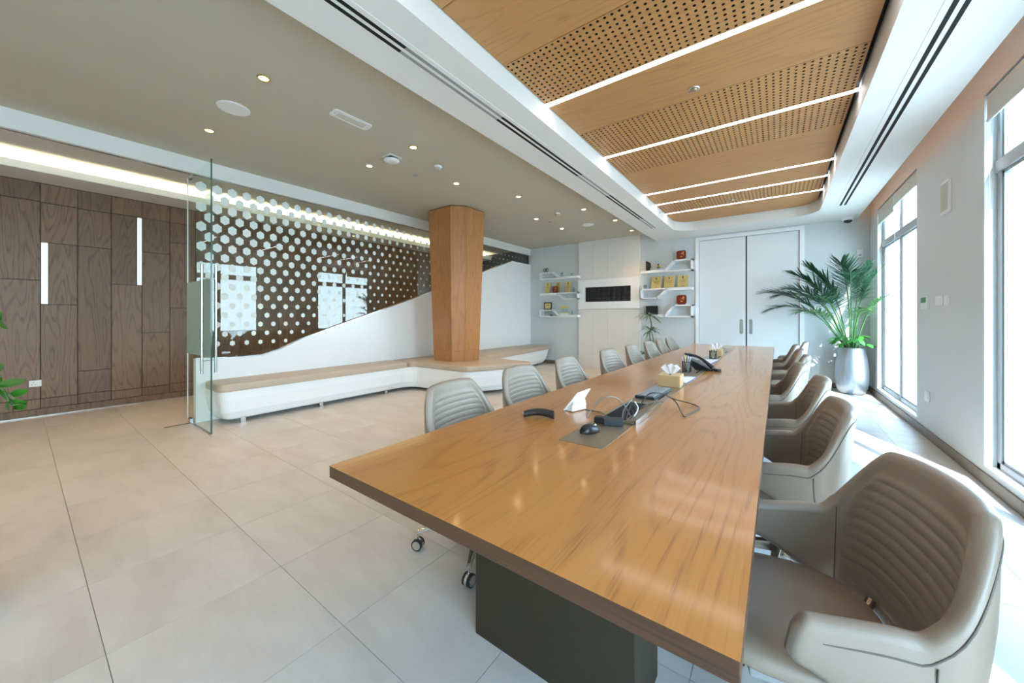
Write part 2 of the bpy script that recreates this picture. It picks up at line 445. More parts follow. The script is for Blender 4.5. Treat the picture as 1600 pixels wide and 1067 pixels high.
# ---- window wall (x = XW), openings 2 m wide
WY = [(-4.97, -2.97), (-1.31, 0.69), (2.36, 4.36), (6.03, 8.03)]
WZ0, WZ1 = 0.13, 2.96
XO = XW + 0.15
b = MB(); prev = YB - 0.1
for y0, y1 in WY:
    b.box(XW, XO, prev, y0, 0, 3.4); b.box(XW, XO, y0, y1, -0.1, WZ0); b.box(XW, XO, y0, y1, WZ1, 3.4); prev = y1
b.box(XW, XO, prev, YF + 0.3, 0, 3.4)
struct(b.build('wall_right', M['wall']))
for k, (y0, y1) in enumerate(WY):
    root = struct(empty('window_%d' % (k + 1), (XW + 0.09, (y0 + y1) / 2, WZ0)))
    xf0, xf1 = XW + 0.06, XW + 0.13
    fw = 0.055; ym = (y0 + y1) / 2; zt = 2.40
    b = MB()
    for a_, c_ in ((y0, y0 + fw), (y1 - fw, y1), (ym - fw / 2, ym + fw / 2)): b.box(xf0, xf1, a_, c_, WZ0, WZ1)
    b.box(xf0, xf1, y0, y1, WZ0, WZ0 + 0.06); b.box(xf0, xf1, y0, y1, WZ1 - 0.05, WZ1); b.box(xf0 - .01, xf1, y0, y1, zt - 0.045, zt + 0.045)
    b.build('window_frame', M['alu'], root, bevel=0.004)
    for (a_, c_) in ((y0 + fw, ym - fw / 2), (ym + fw / 2, y1 - fw)):
        for (z0, z1) in ((WZ0 + 0.06, zt - 0.045), (zt + 0.045, WZ1 - 0.05)):
            MB().box(xf0 + .03, xf0 + .036, a_, c_, z0, z1).build('pane', M['winglass'], root)
            s = MB(); q = 0.022
            s.box(xf0 + .012, xf1 - .015, a_, a_ + q, z0, z1).box(xf0 + .012, xf1 - .015, c_ - q, c_, z0, z1)
            s.box(xf0 + .012, xf1 - .015, a_, c_, z0, z0 + q).box(xf0 + .012, xf1 - .015, a_, c_, z1 - q, z1)
            s.build('sash', M['alu'], root)
    MB().box(XW + 0.0, XW + 0.06, y0, y1, WZ0 - 0.001, WZ0 + 0.012).build('window_sill', M['white'], root)
    # portal that only guides sampling of daylight through the opening
    pd = bpy.data.lights.new('window_portal', 'AREA'); pd.shape = 'RECTANGLE'; pd.size = 1.98; pd.size_y = 2.8
    po = bpy.data.objects.new('window_portal', pd); COL.objects.link(po); pd.cycles.is_portal = True
    po.location = (XW + 0.16, ym, (WZ0 + WZ1) / 2); po.rotation_euler = (PI / 2, 0, PI / 2)
    po.rotation_euler = Vector((-1, 0, 0)).to_track_quat('-Z', 'Z').to_euler()

# roller blinds
def blind(y0, y1, z0, lab, grp=None):
    t = empty('roller_blind', (XW + 0.02, (y0 + y1) / 2, z0)); tag(t, lab, 'blind', grp)
    MB().cyl((XW + 0.032, y0, 2.93), (XW + 0.032, y1, 2.93), 0.022).build('roller', M['steel'], t)
    MB().box(XW + 0.008, XW + 0.010, y0, y1, z0, 2.945).build('fabric', M['blind'], t)
    MB().box(XW + 0.003, XW + 0.016, y0, y1, z0 - 0.02, z0 + 0.005).build('bottom_bar', M['blind'], t, bevel=0.004)
    ch = [(XW + 0.014, y1 - 0.02, 2.9 - k * 0.11) for k in range(20)]
    MB().tube(ch, 0.0018, 5).build('pull_cord', M['whitep'], t)
blind(7.10, 8.02, 2.735, 'longer grey roller blind over the left half of the far window')
blind(6.05, 7.08, 2.80, 'shorter grey roller blind over the right half of the far window')
blind(2.38, 4.34, 2.765, 'wide grey roller blind over the near window at the right edge')
blind(-1.29, 0.67, 2.765, 'wide grey roller blind over a window beside the viewer')

# ---- other walls
def wbox(name, *a, mat='wall'): return struct(MB().box(*a).build(name, M[mat]))
DX0, _ = ony(YF, 1087, 400); DX1, _ = ony(YF, 1257, 400)
DZ = ony(YF, 1166, 363)[1]
b = MB(); b.box(XP - 0.3, DX0, YF, YF + 0.2, 0, 3.6).box(DX1, XO, YF, YF + 0.2, 0, 3.6).box(DX0, DX1, YF, YF + 0.2, DZ, 3.6)
struct(b.build('wall_back', M['wall']))
wbox('wall_front', XP - 0.3, XO, YB - 0.2, YB, 0, 3.6)
# wood panelled corridor wall
wl = struct(MB().box(XP - 0.2, XP - 0.02, YB, YF, 0, 3.6).build('wall_left', M['slot']))
FR[wl] = Matrix()
zsA = [0.10, 0.225, 1.735, 2.735, 2.98]
cols_def = {  # column index from Y=.183 -> joint heights (index 0 is .183..-.489)
    -1: [0.10, 0.225, 1.738, 2.745, 2.98], 0: [0.10, 0.225, 1.432, 2.229, 2.735, 2.98], 1: [0.10, 0.23, 0.537, 2.227, 2.73, 2.98],
    2: [0.10, 0.22, 1.735, 2.735, 2.98], 3: [0.10, 0.222, 1.034, 2.234, 2.735, 2.98], 4: [0.10, 0.234, 1.41, 2.43, 2.735, 2.98]}
gp = 0.0035
def panel(y0, y1, z0, z1):
    c = ((y0 + y1) / 2, (z0 + z1) / 2)
    o = MB().box(-0.018, 0, -(y1 - y0) / 2 + gp, (y1 - y0) / 2 - gp, -(z1 - z0) / 2 + gp, (z1 - z0) / 2 - gp).build('panel', M['pwood'])
    o.parent = wl; o.location = (XP, c[0], c[1]); return o
pw = 0.306
rr = random.Random(3)
for c in range(-16, 28):
    y0 = 0.183 + c * pw; y1 = y0 + pw
    if y0 < YB: continue
    y1 = min(y1, YF)
    if y1 - y0 < 0.05: continue
    hs = cols_def.get(c) or [0.10, 0.225] + rr.choice([[0.537, 2.227, 2.735], [1.735, 2.735], [1.034, 2.234, 2.735], [1.432, 2.229, 2.735], [1.41, 2.43, 2.735]]) + [2.98]
    for k in range(len(hs) - 1):
        a, e = y0, y1
        if c == 0 and k == 2: a = y0 + 0.062
        if c == 2 and k == 2: e = y1 - 0.055
        panel(a, e, hs[k], hs[k + 1])
o = MB().box(-0.012, 0, -5.2, 8.58, 0.012, 0.097).build('skirting', M['pwood']); o.parent = wl; o.location = (XP, 0, 0)
struct(MB().box(XP, XP + 0.012, YB, YF, 0, 0.012).build('trim_1', M['steel']))
for (y0, y1, z0, z1, lab) in ((0.188, 0.243, 1.437, 2.225, 'lower slim white light insert in the dark wood panelling, left one'),
                              (1.052, 1.099, 1.74, 2.73, 'taller slim white light insert in the dark wood panelling, right one')):
    tag(MB().box(XP - 0.012, XP - 0.002, y0, y1, z0, z1).build('wall_light', M['panel_glow'], origin=(XP, (y0 + y1) / 2, z0)), lab, 'light')
# corridor ceiling, bulkhead and cove
XF = -5.63
wbox('ceiling', XP - 0.2, -2.22, YB, YF, ZT, ZT + 0.2, mat='taupe')           # taupe main ceiling
cor = wbox('trim_2', XP, XG - 0.02, YB, YF, 3.155, 3.169, mat='soffit')        # corridor ceiling board
b = MB().box(XF - 0.07, XF, YB, YF, 2.99, ZT)                                   # white fascia over the glass
struct(b.build('trim_3', M['soffit']))
b = MB().box(XP, -7.03, YB, YF, 2.985, 3.0); b.box(-7.045, -7.03, YB, YF, 3.0, 3.075)
struct(b.build('trim_4', M['soffit']))
t = tag(MB().box(-7.30, -7.24, YB, YF, 3.003, 3.012).build('cove_light', M['ledwarm'], origin=(-7.27, 0, 3.0)), 'warm light strip hidden in the corridor ceiling cove above the wood wall', 'light')

# ---- glass partition with the sloping white half wall
slope = [onx(XF, 305, 561), onx(XF, 332.5, 560.5), onx(XF, 375, 559), onx(XF, 411, 555), onx(XF, 440, 545), onx(XF, 473.6, 529), onx(XF, 530, 508.5), onx(XF, 587, 488), onx(XF, 664, 460)]
slope += [onx(XF, 747, 428.5), onx(XF, 801, 408.0)]
zt2 = slope[-1][1]
slope.append((YF, zt2))
Y0w = onx(XF, 306, 600)[0]
poly = [(Y0w, 0.0)] + [(Y0w, slope[0][1])] + slope[1:] + [(YF, 0.0)]
hw = MB(); hw.prism(poly, lambda y, z, h: (h, y, z), XF - 0.10, XF)
struct(hw.build('wall_partition', M['white']))
cap = MB()
pts = [(Y0w, slope[0][1])] + slope[1:-1]
for (ya, za), (yb, zb) in zip(pts[:-1], pts[1:]):
    cap.add([(XF - .02, ya, za), (XF - .02, yb, zb), (XF - .02, yb, zb + .014), (XF - .02, ya, za + .014), (XF + .001, ya, za), (XF + .001, yb, zb), (XF + .001, yb, zb + .014), (XF + .001, ya, za + .014)],
            [(0, 1, 2, 3), (4, 5, 6, 7), (0, 1, 5, 4), (3, 2, 6, 7), (0, 3, 7, 4), (1, 2, 6, 5)])
struct(cap.build('trim_5', M['steel']))
def zsl(y):
    if y <= pts[0][0]: return pts[0][1]
    for (ya, za), (yb, zb) in zip(pts[:-1], pts[1:]):
        if y <= yb: return za + (zb - za) * (y - ya) / (yb - ya)
    return zt2
joints = [1.29, 2.49, 3.72, 4.95, 6.18, 7.41, YF - 0.01]
gw = empty('glass_partition', (XG, 1.29, 0)); tag(gw, 'long clear glass partition with a frosted hexagon pattern above the sloping white wall', 'partition')
names = ['glass_pane'] * 6
HEX = 0.0785
for k in range(6):
    y0, y1 = joints[k] + .002, joints[k + 1] - .002
    ys = [y0 + (y1 - y0) * i / 12 for i in range(13)]
    poly = [(y, zsl(y) - 0.015) for y in ys] + [(y1, 2.985), (y0, 2.985)]
    g = MB(); g.prism(poly, lambda y, z, h: (h, y, z), XG - 0.006, XG + 0.006)
    p = g.build('glass_pane', M['glass'], gw)
    hx = MB(); cnt = 0
    row = 0
    while True:
        z = 2.86 - row * 0.1205
        if z < 0.9: break
        j0 = int((y0 - 1.3) / 0.157) - 2
        for j in range(j0, j0 + 14):
            y = 1.49 + j * 0.157 + (HEX if row % 2 else 0)
            r = 0.067 - 0.0105 * (y - 1.3) - 0.030 * ((2.86 - z) / 2.0) ** 1.6
            r = max(r, 0.011)
            if y < y0 + 0.0 or y >= y1: continue
            if z - r < zsl(y) + 0.02: continue
            hx.add([(XG + 0.0068, y + r * 0.80 * math.cos(PI / 2 + q * PI / 3) * (1.08), z + r * math.sin(PI / 2 + q * PI / 3)) for q in range(6)], [(0, 1, 2, 3, 4, 5)]); cnt += 1
        row += 1
    if cnt:
        h = hx.build('hexagon_film', M['film'], p); h['kind'] = 'stuff'
b = MB().box(XG - 0.015, XG + 0.015, YB, YF, 2.983, 2.995)
b.build('head_channel', M['steel'], gw)
# dark wedge band seen in the clerestory at the far end: corridor end wall
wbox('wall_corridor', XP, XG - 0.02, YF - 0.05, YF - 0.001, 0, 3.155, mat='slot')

# ---- glass door standing open, square to the partition
YD = 1.24
door = empty('door_2', (-5.70, YD, 0)); struct(door)
g = MB(); g.m = 0
x0, x1, z0, z1 = -5.83, -4.914, 0.012, 2.975
g.add([(x0, YD - .006, z0), (x1, YD - .006, z0), (x1, YD - .006, z1), (x0, YD - .006, z1)], [(0, 1, 2, 3)])
g.add([(x0, YD + .006, z0), (x1, YD + .006, z0), (x1, YD + .006, z1), (x0, YD + .006, z1)], [(0, 3, 2, 1)])
g.m = 1
g.box(x1 - 0.0, x1 + 0.0015, YD - .007, YD + .007, z0, z1)
g.box(x0, x1, YD - .006, YD + .006, z0 - 0.001, z0 + 0.001)
g.build('glass_leaf', [M['doorglass'], M['gedge']], door)
MB().box(x0, x0 + 0.002, YD - .006, YD + .006, z0, z1).build('edge_seal', M['whitep'], door)
MB().box(-5.82, x1 - 0.005, YD - .0072, YD - .0065, 0.83, 1.686).build('frosted_band', M['tealfilm'], door)
for yy in (YD - 0.06, YD + 0.06):
    MB().cyl((-5.0, yy, 0.66), (-5.0, yy, 1.845), 0.0135, 14).build('pull_handle', M['steel'], door)
for zz in (0.80, 1.69): MB().cyl((-5.0, YD - 0.06, zz), (-5.0, YD + 0.06, zz), 0.008, 10).build('handle_spacer', M['steel'], door)
for zz in (0.0, 2.93): MB().box(-5.75, -5.65, YD - 0.016, YD + 0.016, zz, zz + 0.055).build('pivot_clamp', M['steel'], door, bevel=0.003)
b = MB().box(XG - 0.012, XG + 0.012, 1.0, 1.7, 0.0002, 0.0018)
struct(b.build('trim_6', M['slot']))

# ---- soffit with rounded opening, wooden ceiling inside
HX0, HX1, HY0, HY1, HR = -1.65, 0.547, -3.4, 7.87, 0.36
def rrect(x0, x1, y0, y1, r, n=10):
    P_ = []
    for cx, cy, a0 in ((x1 - r, y1 - r, 0), (x0 + r, y1 - r, PI / 2), (x0 + r, y0 + r, PI), (x1 - r, y0 + r, 1.5 * PI)):
        for k in range(n + 1):
            a = a0 + PI / 2 * k / n; P_.append((cx + r * math.cos(a), cy + r * math.sin(a)))
    return P_
inner = rrect(HX0, HX1, HY0, HY1, HR)
SX0, SX1 = -2.22, 1.119
def outer_pt(x, y):
    # push the opening's outline out to the soffit's rectangle
    cx, cy = (HX0 + HX1) / 2, (HY0 + HY1) / 2
    return x, y
bm = bmesh.new()
vin = [bm.verts.new((x, y, ZS)) for x, y in inner]
out_pts = [(SX1, YF), (SX0, YF), (SX0, YB), (SX1, YB)]
vout = [bm.verts.new((x, y, ZS)) for x, y in out_pts]
for L_ in (vin, vout):
    for i in range(len(L_)): bm.edges.new((L_[i], L_[(i + 1) % len(L_)]))
bmesh.ops.triangle_fill(bm, use_beauty=True, edges=bm.edges[:])
for f in [f for f in bm.faces if HX0 + .05 < f.calc_center_median().x < HX1 - .05 and HY0 + .05 < f.calc_center_median().y < HY1 - .05 and all((v in vin) for v in f.verts)]:
    bm.faces.remove(f)
ext = bmesh.ops.extrude_face_region(bm, geom=bm.faces[:])
for v in [e for e in ext['geom'] if isinstance(e, bmesh.types.BMVert)]: v.co.z = ZC + 0.06
bmesh.ops.recalc_face_normals(bm, faces=bm.faces)
me = bpy.data.meshes.new('ceiling'); bm.to_mesh(me); bm.free(); me.materials.append(M['soffit'])
so = bpy.data.objects.new('ceiling', me); COL.objects.link(so); struct(so); FR[so] = Matrix()
wbox('ceiling', -2.24, XO, YB, YF, ZC + 0.10, ZC + 0.3, mat='soffit')
# slot beside the window wall: upper closure in warm white
wc = struct(MB().box(HX0 + .002, HX1 - .002, HY0 + .002, HY1 - .002, ZC + 0.05, ZC + 0.056).build('ceiling', M['slot'])); FR[wc] = Matrix()
WX0, WX1 = HX0 + 0.006, 0.512
STR = [-1.20, 0.95, 2.775, 4.093, 5.72, 6.34, 7.00]
def plank(y0, y1, holes=False, round_end=False):
    b = MB()
    if round_end:
        pl = [(x, y) for x, y in rrect(WX0, WX1, y0 - 2.0, y1, HR - 0.02) if y > y0]
        pl = [(WX1, y0)] + pl + [(WX0, y0)]
        b.prism(pl, lambda x, y, h: (x, y, h), ZC, ZC + 0.014)
    elif not holes:
        b.box(WX0, WX1, y0, y1, ZC, ZC + 0.014)
    else:
        nx = int(round((WX1 - WX0) / 0.047)); ny = max(2, int(round((y1 - y0) / 0.047)))
        dx, dy = (WX1 - WX0) / nx, (y1 - y0) / ny; R_ = 0.0100; n = 8
        for i in range(nx):
            for j in range(ny):
                cx, cy = WX0 + (i + .5) * dx, y0 + (j + .5) * dy
                sq = []
                for q in range(n):
                    a = PI / 4 * q; c_, s_ = math.cos(a), math.sin(a); k = 1 / max(abs(c_), abs(s_))
                    sq.append((cx + c_ * k * dx / 2, cy + s_ * k * dy / 2, ZC))
                ci = [(cx + R_ * math.cos(PI / 4 * q), cy + R_ * math.sin(PI / 4 * q), ZC) for q in range(n)]
                cu = [(p[0], p[1], ZC + 0.014) for p in ci]
                fs = []
                for q in range(n):
                    w_ = (q + 1) % n; fs += [(q, w_, n + w_, n + q)]
                b.m = 0; b.add(sq + ci, fs)
                b.m = 1; b.add(ci + cu, [(q, (q + 1) % n, n + (q + 1) % n, n + q) for q in range(n)]); b.m = 0  # hole sides coloured black to paint in the shade inside
    return b.build('ceiling_board', [M['cwood'], M['slot']], wc)
sw = 0.030
segs = [(-3.38, -1.20 - sw, 0), (-1.20 + sw, -0.35, 0), (-0.35, 0.95 - sw, 0), (0.95 + sw, 1.52, 0), (1.525, 2.14, 0), (2.144, 2.775 - sw, 1), (2.775 + sw, 3.41, 0), (3.414, 4.093 - sw, 1), (4.093 + sw, 4.71, 1), (4.714, 5.20, 0), (5.203, 5.72 - sw, 0),
        (5.72 + sw, 6.34 - sw, 0), (6.34 + sw, 7.0 - sw, 1)]
for a, c, h in segs: plank(a, c, bool(h))
plank(7.0 + sw, HY1 - 0.02, round_end=True)
for k, y in enumerate(STR):
    t = empty('strip_light', (-0.57, y, ZC)); 
    nm = ['first', 'second', 'first', 'second', 'third', 'fourth', 'fifth'][k]
    if k < 2: tag(t, 'white linear strip light in the wooden ceiling above the viewer', 'light', 'strip lights behind the viewer')
    else: tag(t, 'white linear strip light across the wooden ceiling, %s from the near end' % nm, 'light')
    MB().box(WX0, WX1 + 0.03, y - sw + .003, y + sw - .003, ZC + 0.004, ZC + 0.008).build('diffuser', M['led'], t)
    MB().box(WX0, WX1, y - sw, y - sw + .003, ZC + 0.0, ZC + 0.012).box(WX0, WX1, y + sw - .003, y + sw, ZC + 0.0, ZC + 0.012).build('housing', M['whitep'], t)

# ---- linear air slots in the soffit
def slot_unit(x, y0, y1, lab, grp=None, segs_=None):
    t = empty('air_slot', (x, (y0 + y1) / 2, ZS)); tag(t, lab, 'vent', grp)
    MB().box(x - 0.075, x + 0.075, y0 - 0.02, y1 + 0.02, ZS - 0.003, ZS).build('frame', M['soffit'], t)
    for (a, c, dk) in (segs_ or [(y0, y1, 1)]):
        for s in (-0.026, 0.026):
            MB().box(x + s - 0.013, x + s + 0.013, a, c, ZS - 0.0042, ZS - 0.003).build('slot', M['slot'] if dk else M['greyp'], t)
slot_unit(-1.92, -3, 7.25, 'double white linear air slot in the soffit left of the wooden ceiling', None,
          [(-3, 1.45, 1), (1.45, 2.44, 0), (2.44, 4.0, 1), (4.0, 4.9, 0), (4.9, 6.42, 1), (6.42, 7.25, 0)])
slot_unit(0.80, -3, 7.45, 'double black linear air slot in the soffit beside the windows')

# ---- warm strip in the slot between soffit and window wall
tag(MB().box(SX1 + .0005, SX1 + .010, YB, YF - .02, 3.06, 3.075).build('cove_light', M['slotled'], origin=(SX1, 0, 3.06)), 'warm light strip hidden in the slot between soffit and window wall', 'light')
# ---- baseboards
b = MB(); y = YB
k = 0
bb = struct(empty('baseboard_right', (XW, 0, 0)))
while y < YF - 0.02:
    y1 = min(y + 0.6, YF - 0.012)
    MB().box(XW - 0.012, XW, y + .0015, y1 - .0015, 0.002, 0.093).build('tile', M['skirt'], bb); y = y1
for nm, xa, xb in (('baseboard_back', XF, DX0), ('baseboard_back', DX1, XW - .012)):
    bb = struct(empty(nm, (xa, YF, 0))); x = xa
    while x < xb - 0.02:
        x1 = min(x + 0.6, xb); MB().box(x + .0015, x1 - .0015, YF - 0.012, YF, 0.002, 0.093).build('tile', M['skirt'], bb); x = x1

# ---- double door
dd = struct(empty('door_1', ((DX0 + DX1) / 2, YF, 0)))
fwd = 0.07
b = MB().box(DX0, DX0 + fwd, YF - 0.025, YF + 0.1, 0, DZ).box(DX1 - fwd, DX1, YF - 0.025, YF + 0.1, 0, DZ).box(DX0 + fwd, DX1 - fwd, YF - 0.025, YF + 0.1, DZ - fwd, DZ)
b.build('door_frame', M['white'], dd)
xm = ony(YF, 1166, 400)[0]
for (a, c, hxx) in ((DX0 + fwd + .006, xm - .012, ony(YF, 1158.3, 500)[0]), (xm + .012, DX1 - fwd - .006, ony(YF, 1173.2, 500)[0])):
    leaf = MB().box(a, c, YF + 0.01, YF + 0.05, 0.01, DZ - fwd - .006).build('door_leaf', M['door'], dd, bevel=0.003)
    zc = 1.07
    P_ = rrect(hxx - .03, hxx + .03, zc - .15, zc + .15, .03, 6)
    MB().prism(P_, lambda x, z, h: (x, h, z), YF + 0.006, YF + 0.012).build('flush_pull', M['steel'], leaf)
    P_ = rrect(hxx - .016, hxx + .016, zc - .13, zc + .13, .016, 6)
    MB().prism(P_, lambda x, z, h: (x, h, z), YF + 0.003, YF + 0.0065).build('pull_recess', M['greyp'], leaf)
MB().box(xm - .012, xm + .012, YF + 0.03, YF + 0.06, 0, DZ - fwd).build('meeting_gap', M['navy'], dd)
wbox('wall_beyond', DX0 - 0.2, DX1 + 0.2, YF + 0.12, YF + 0.15, 0, 3.0, mat='wall')

# ---- centre wall panels with black tufted panel
CX0, CX1 = ony(YF - 0.05, 904.3, 400)[0], ony(YF - 0.05, 999.5, 400)[0]
zA = ony(YF - 0.07, 904.3, 483)[1]; zB = ony(YF - 0.07, 904.3, 438)[1]
cp = tag(empty('wall_panelling', ((CX0 + CX1) / 2, YF, 0)), 'tall pearl white wall panelling around the black tufted panel', 'panelling')
wds = 4
for i in range(wds):
    a = CX0 + (CX1 - CX0) * i / wds; c = CX0 + (CX1 - CX0) * (i + 1) / wds
    MB().box(a + .001, c - .001, YF - 0.05, YF, 0.0, zA - .006).build('panel', M['fabric'], cp)
    MB().box(a + .001, c - .001, YF - 0.05, YF, zB + .006, ZT).build('panel', M['fabric'], cp)
bx0, bz1 = ony(YF - 0.07, 914.3, 449.5); bx1, bz1b = ony(YF - 0.07, 985.7, 445.5)
bz0 = ony(YF - 0.07, 950, 471)[1]; bz1 = ony(YF - 0.07, 950, 447.6)[1]
fr = MB(); y0, y1 = YF - 0.085, YF
fr.box(CX0, bx0, y0, y1, zA, zB).box(bx1, CX1, y0, y1, zA, zB).box(bx0, bx1, y0, y1, zA, bz0).box(bx0, bx1, y0, y1, bz1, zB)
fr.build('frame_panel', M['white'], cp, bevel=0)
tf = MB(); nx, nz = 72, 24; rows = 3; colsn = 9
vs = []; fs = []
for j in range(nz + 1):
    for i in range(nx + 1):
        u_, v_ = i / nx * colsn, j / nz * rows
        h = 0.022 * (abs(math.sin(PI * u_)) * abs(math.sin(PI * v_))) ** 0.5
        vs.append((bx0 + (bx1 - bx0) * i / nx, YF - 0.045 - h, bz0 + (bz1 - bz0) * j / nz))
for j in range(nz):
    for i in range(nx):
        a = j * (nx + 1) + i; fs.append((a, a + 1, a + nx + 2, a + nx + 1))
tf.add(vs, fs, True)
tag(tf.build('tufted_panel', M['tuft'], origin=((bx0 + bx1) / 2, YF - .04, bz0)), 'black button tufted panel set in the white frame on the far wall', 'panel')
bt = MB()
for j in range(rows + 1):
    for i in range(colsn + 1):
        if 0 < i < colsn and 0 < j < rows:
            bt.lathe([(0.012, 0), (0.009, 0.006), (0.002, 0.008)], n=8)
# ================================================================== FURNITURE
# ---- conference table
tb = tag(empty('conference_table', ((TX0 + TX1) / 2, (TY0 + TY1) / 2, 0)), 'long glossy oak conference table on dark slab pedestals', 'table')
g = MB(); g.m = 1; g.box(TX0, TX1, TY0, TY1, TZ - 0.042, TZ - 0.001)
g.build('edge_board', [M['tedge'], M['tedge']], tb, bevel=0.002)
HYA, HYB_, HXA, HXB = 1.80, 2.22, -0.735, -0.625        # open cable well, its dark inside painted on as a sheet
g = MB()
g.box(TX0, TX1, TY0, TY1, TZ - 0.001, TZ)
g.build('tabletop', M['table'], tb)
for y0 in (1.096, 4.05, 6.95):
    MB().box(-0.985, -0.345, y0, y0 + 0.255, 0.0, TZ - 0.042).build('pedestal', M['ped'], tb, bevel=0.003)
PX0, PX1 = -0.757, -0.562
for i, (a, c) in enumerate(((1.375, 2.75), (2.753, 4.15), (4.153, 5.55), (5.553, 6.95))):
    MB().box(PX0, PX1, a, c, TZ, TZ + 0.0016).build('cable_plate', M['bronze'], tb)
for (a, c) in ((2.40, 2.62), (3.05, 3.2), (3.72, 3.95), (4.45, 4.65), (5.2, 5.5), (6.0, 6.3)):
    MB().box(-0.615, -0.603, a, c, TZ + .0016, TZ + 0.0021).build('cable_slot', M['slot'], tb)
cw = MB().box(HXA, HXB, HYA, HYB_, TZ + 0.0016, TZ + 0.0021).build('cable_well_shade', M['slot'], tb)  # flat black sheet paints in the well's shaded depth, no hole is cut
w_ = MB().box(HXA - .004, HXA, HYA, HYB_, TZ + .0016, TZ + 0.006).box(HXA, HXB, HYB_, HYB_ + .004, TZ + .0016, TZ + .006).box(HXA, HXB, HYA - .004, HYA, TZ + .0016, TZ + .006)
w_.build('well_rim', M['chrome'], tb)
fl = MB(); a0, a1 = (-0.622, 0.756), (-0.556, 0.772)
fl.add([(a0[0], HYA - .03, a0[1]), (a1[0], HYA - .03, a1[1]), (a1[0], HYB_ + .03, a1[1]), (a0[0], HYB_ + .03, a0[1]),
        (a0[0], HYA - .03, a0[1] - .004), (a1[0] + .002, HYA - .03, a1[1] - .016), (a1[0] + .002, HYB_ + .03, a1[1] - .016), (a0[0], HYB_ + .03, a0[1] - .004)],
       [(0, 1, 2, 3), (4, 7, 6, 5), (0, 4, 5, 1), (1, 5, 6, 2), (2, 6, 7, 3), (3, 7, 4, 0)])
fl.build('open_flap', M['bronze'], tb)
MB().box(-0.560, -0.552, HYA - .03, HYB_ + .03, TZ + .0015, TZ + .0225).build('flap_edge', M['chrome'], tb)

# ---- chairs
def smooth01(a, b_, x):
    t_ = min(1, max(0, (x - a) / (b_ - a))); return t_ * t_ * (3 - 2 * t_)
def z_top(a):
    a = abs(a)
    z = 0.655 + 0.235 * (1 - smooth01(0.23, 0.58, a)) - 0.012 * (a / 0.3) ** 2 * (a < 0.3) - (0.012 if a >= 0.3 else 0) * (1 - smooth01(.3, .6, a))
    return z - 0.02 * smooth01(0.6, 1.0, a)
def z_bot(a):
    a = abs(a); return 0.405 + 0.115 * smooth01(0.45, 1.0, a)
def sgp(v, e): return math.copysign(abs(v) ** e, v)
def shell_pt(a, z, off):
    aa = abs(a); sgn = 1 if a >= 0 else -1
    t_ = (z - 0.40) / 0.5
    W = 0.262 + 0.025 * t_
    xc = -0.09
    if aa <= 0.5:
        ph = a / 0.5 * PI / 2
        e = 0.88
        x = xc - 0.10 * sgp(math.cos(ph), e); y = W * sgp(math.sin(ph), e)
        nx_, ny_ = -math.cos(ph) ** 1.15 if math.cos(ph) > 0 else 0, math.sin(ph)
        l = math.hypot(nx_, ny_) or 1; nx_, ny_ = nx_ / l, ny_ / l
        w0 = math.cos(ph) ** 0.6 if math.cos(ph) > 0 else 0
    else:
        k = (aa - 0.5) / 0.5
        La = 0.235 - 0.03 * max(0, (z - 0.5) / 0.155) ** 2
        x = xc + k * La; y = sgn * (W - 0.006 * k); nx_, ny_ = 0, sgn; w0 = 0
    x -= (0.055 * max(0, t_) ** 1.25) * (0.30 + 0.70 * w0) * (1 if aa <= .5 else max(0, 1 - (aa - .5) / .5))
    # the flanks close in as the back rises
    y *= 1 - 0.11 * smooth01(0.66, 0.88, z)
    return Vector((x + nx_ * off, y + ny_ * off, z))
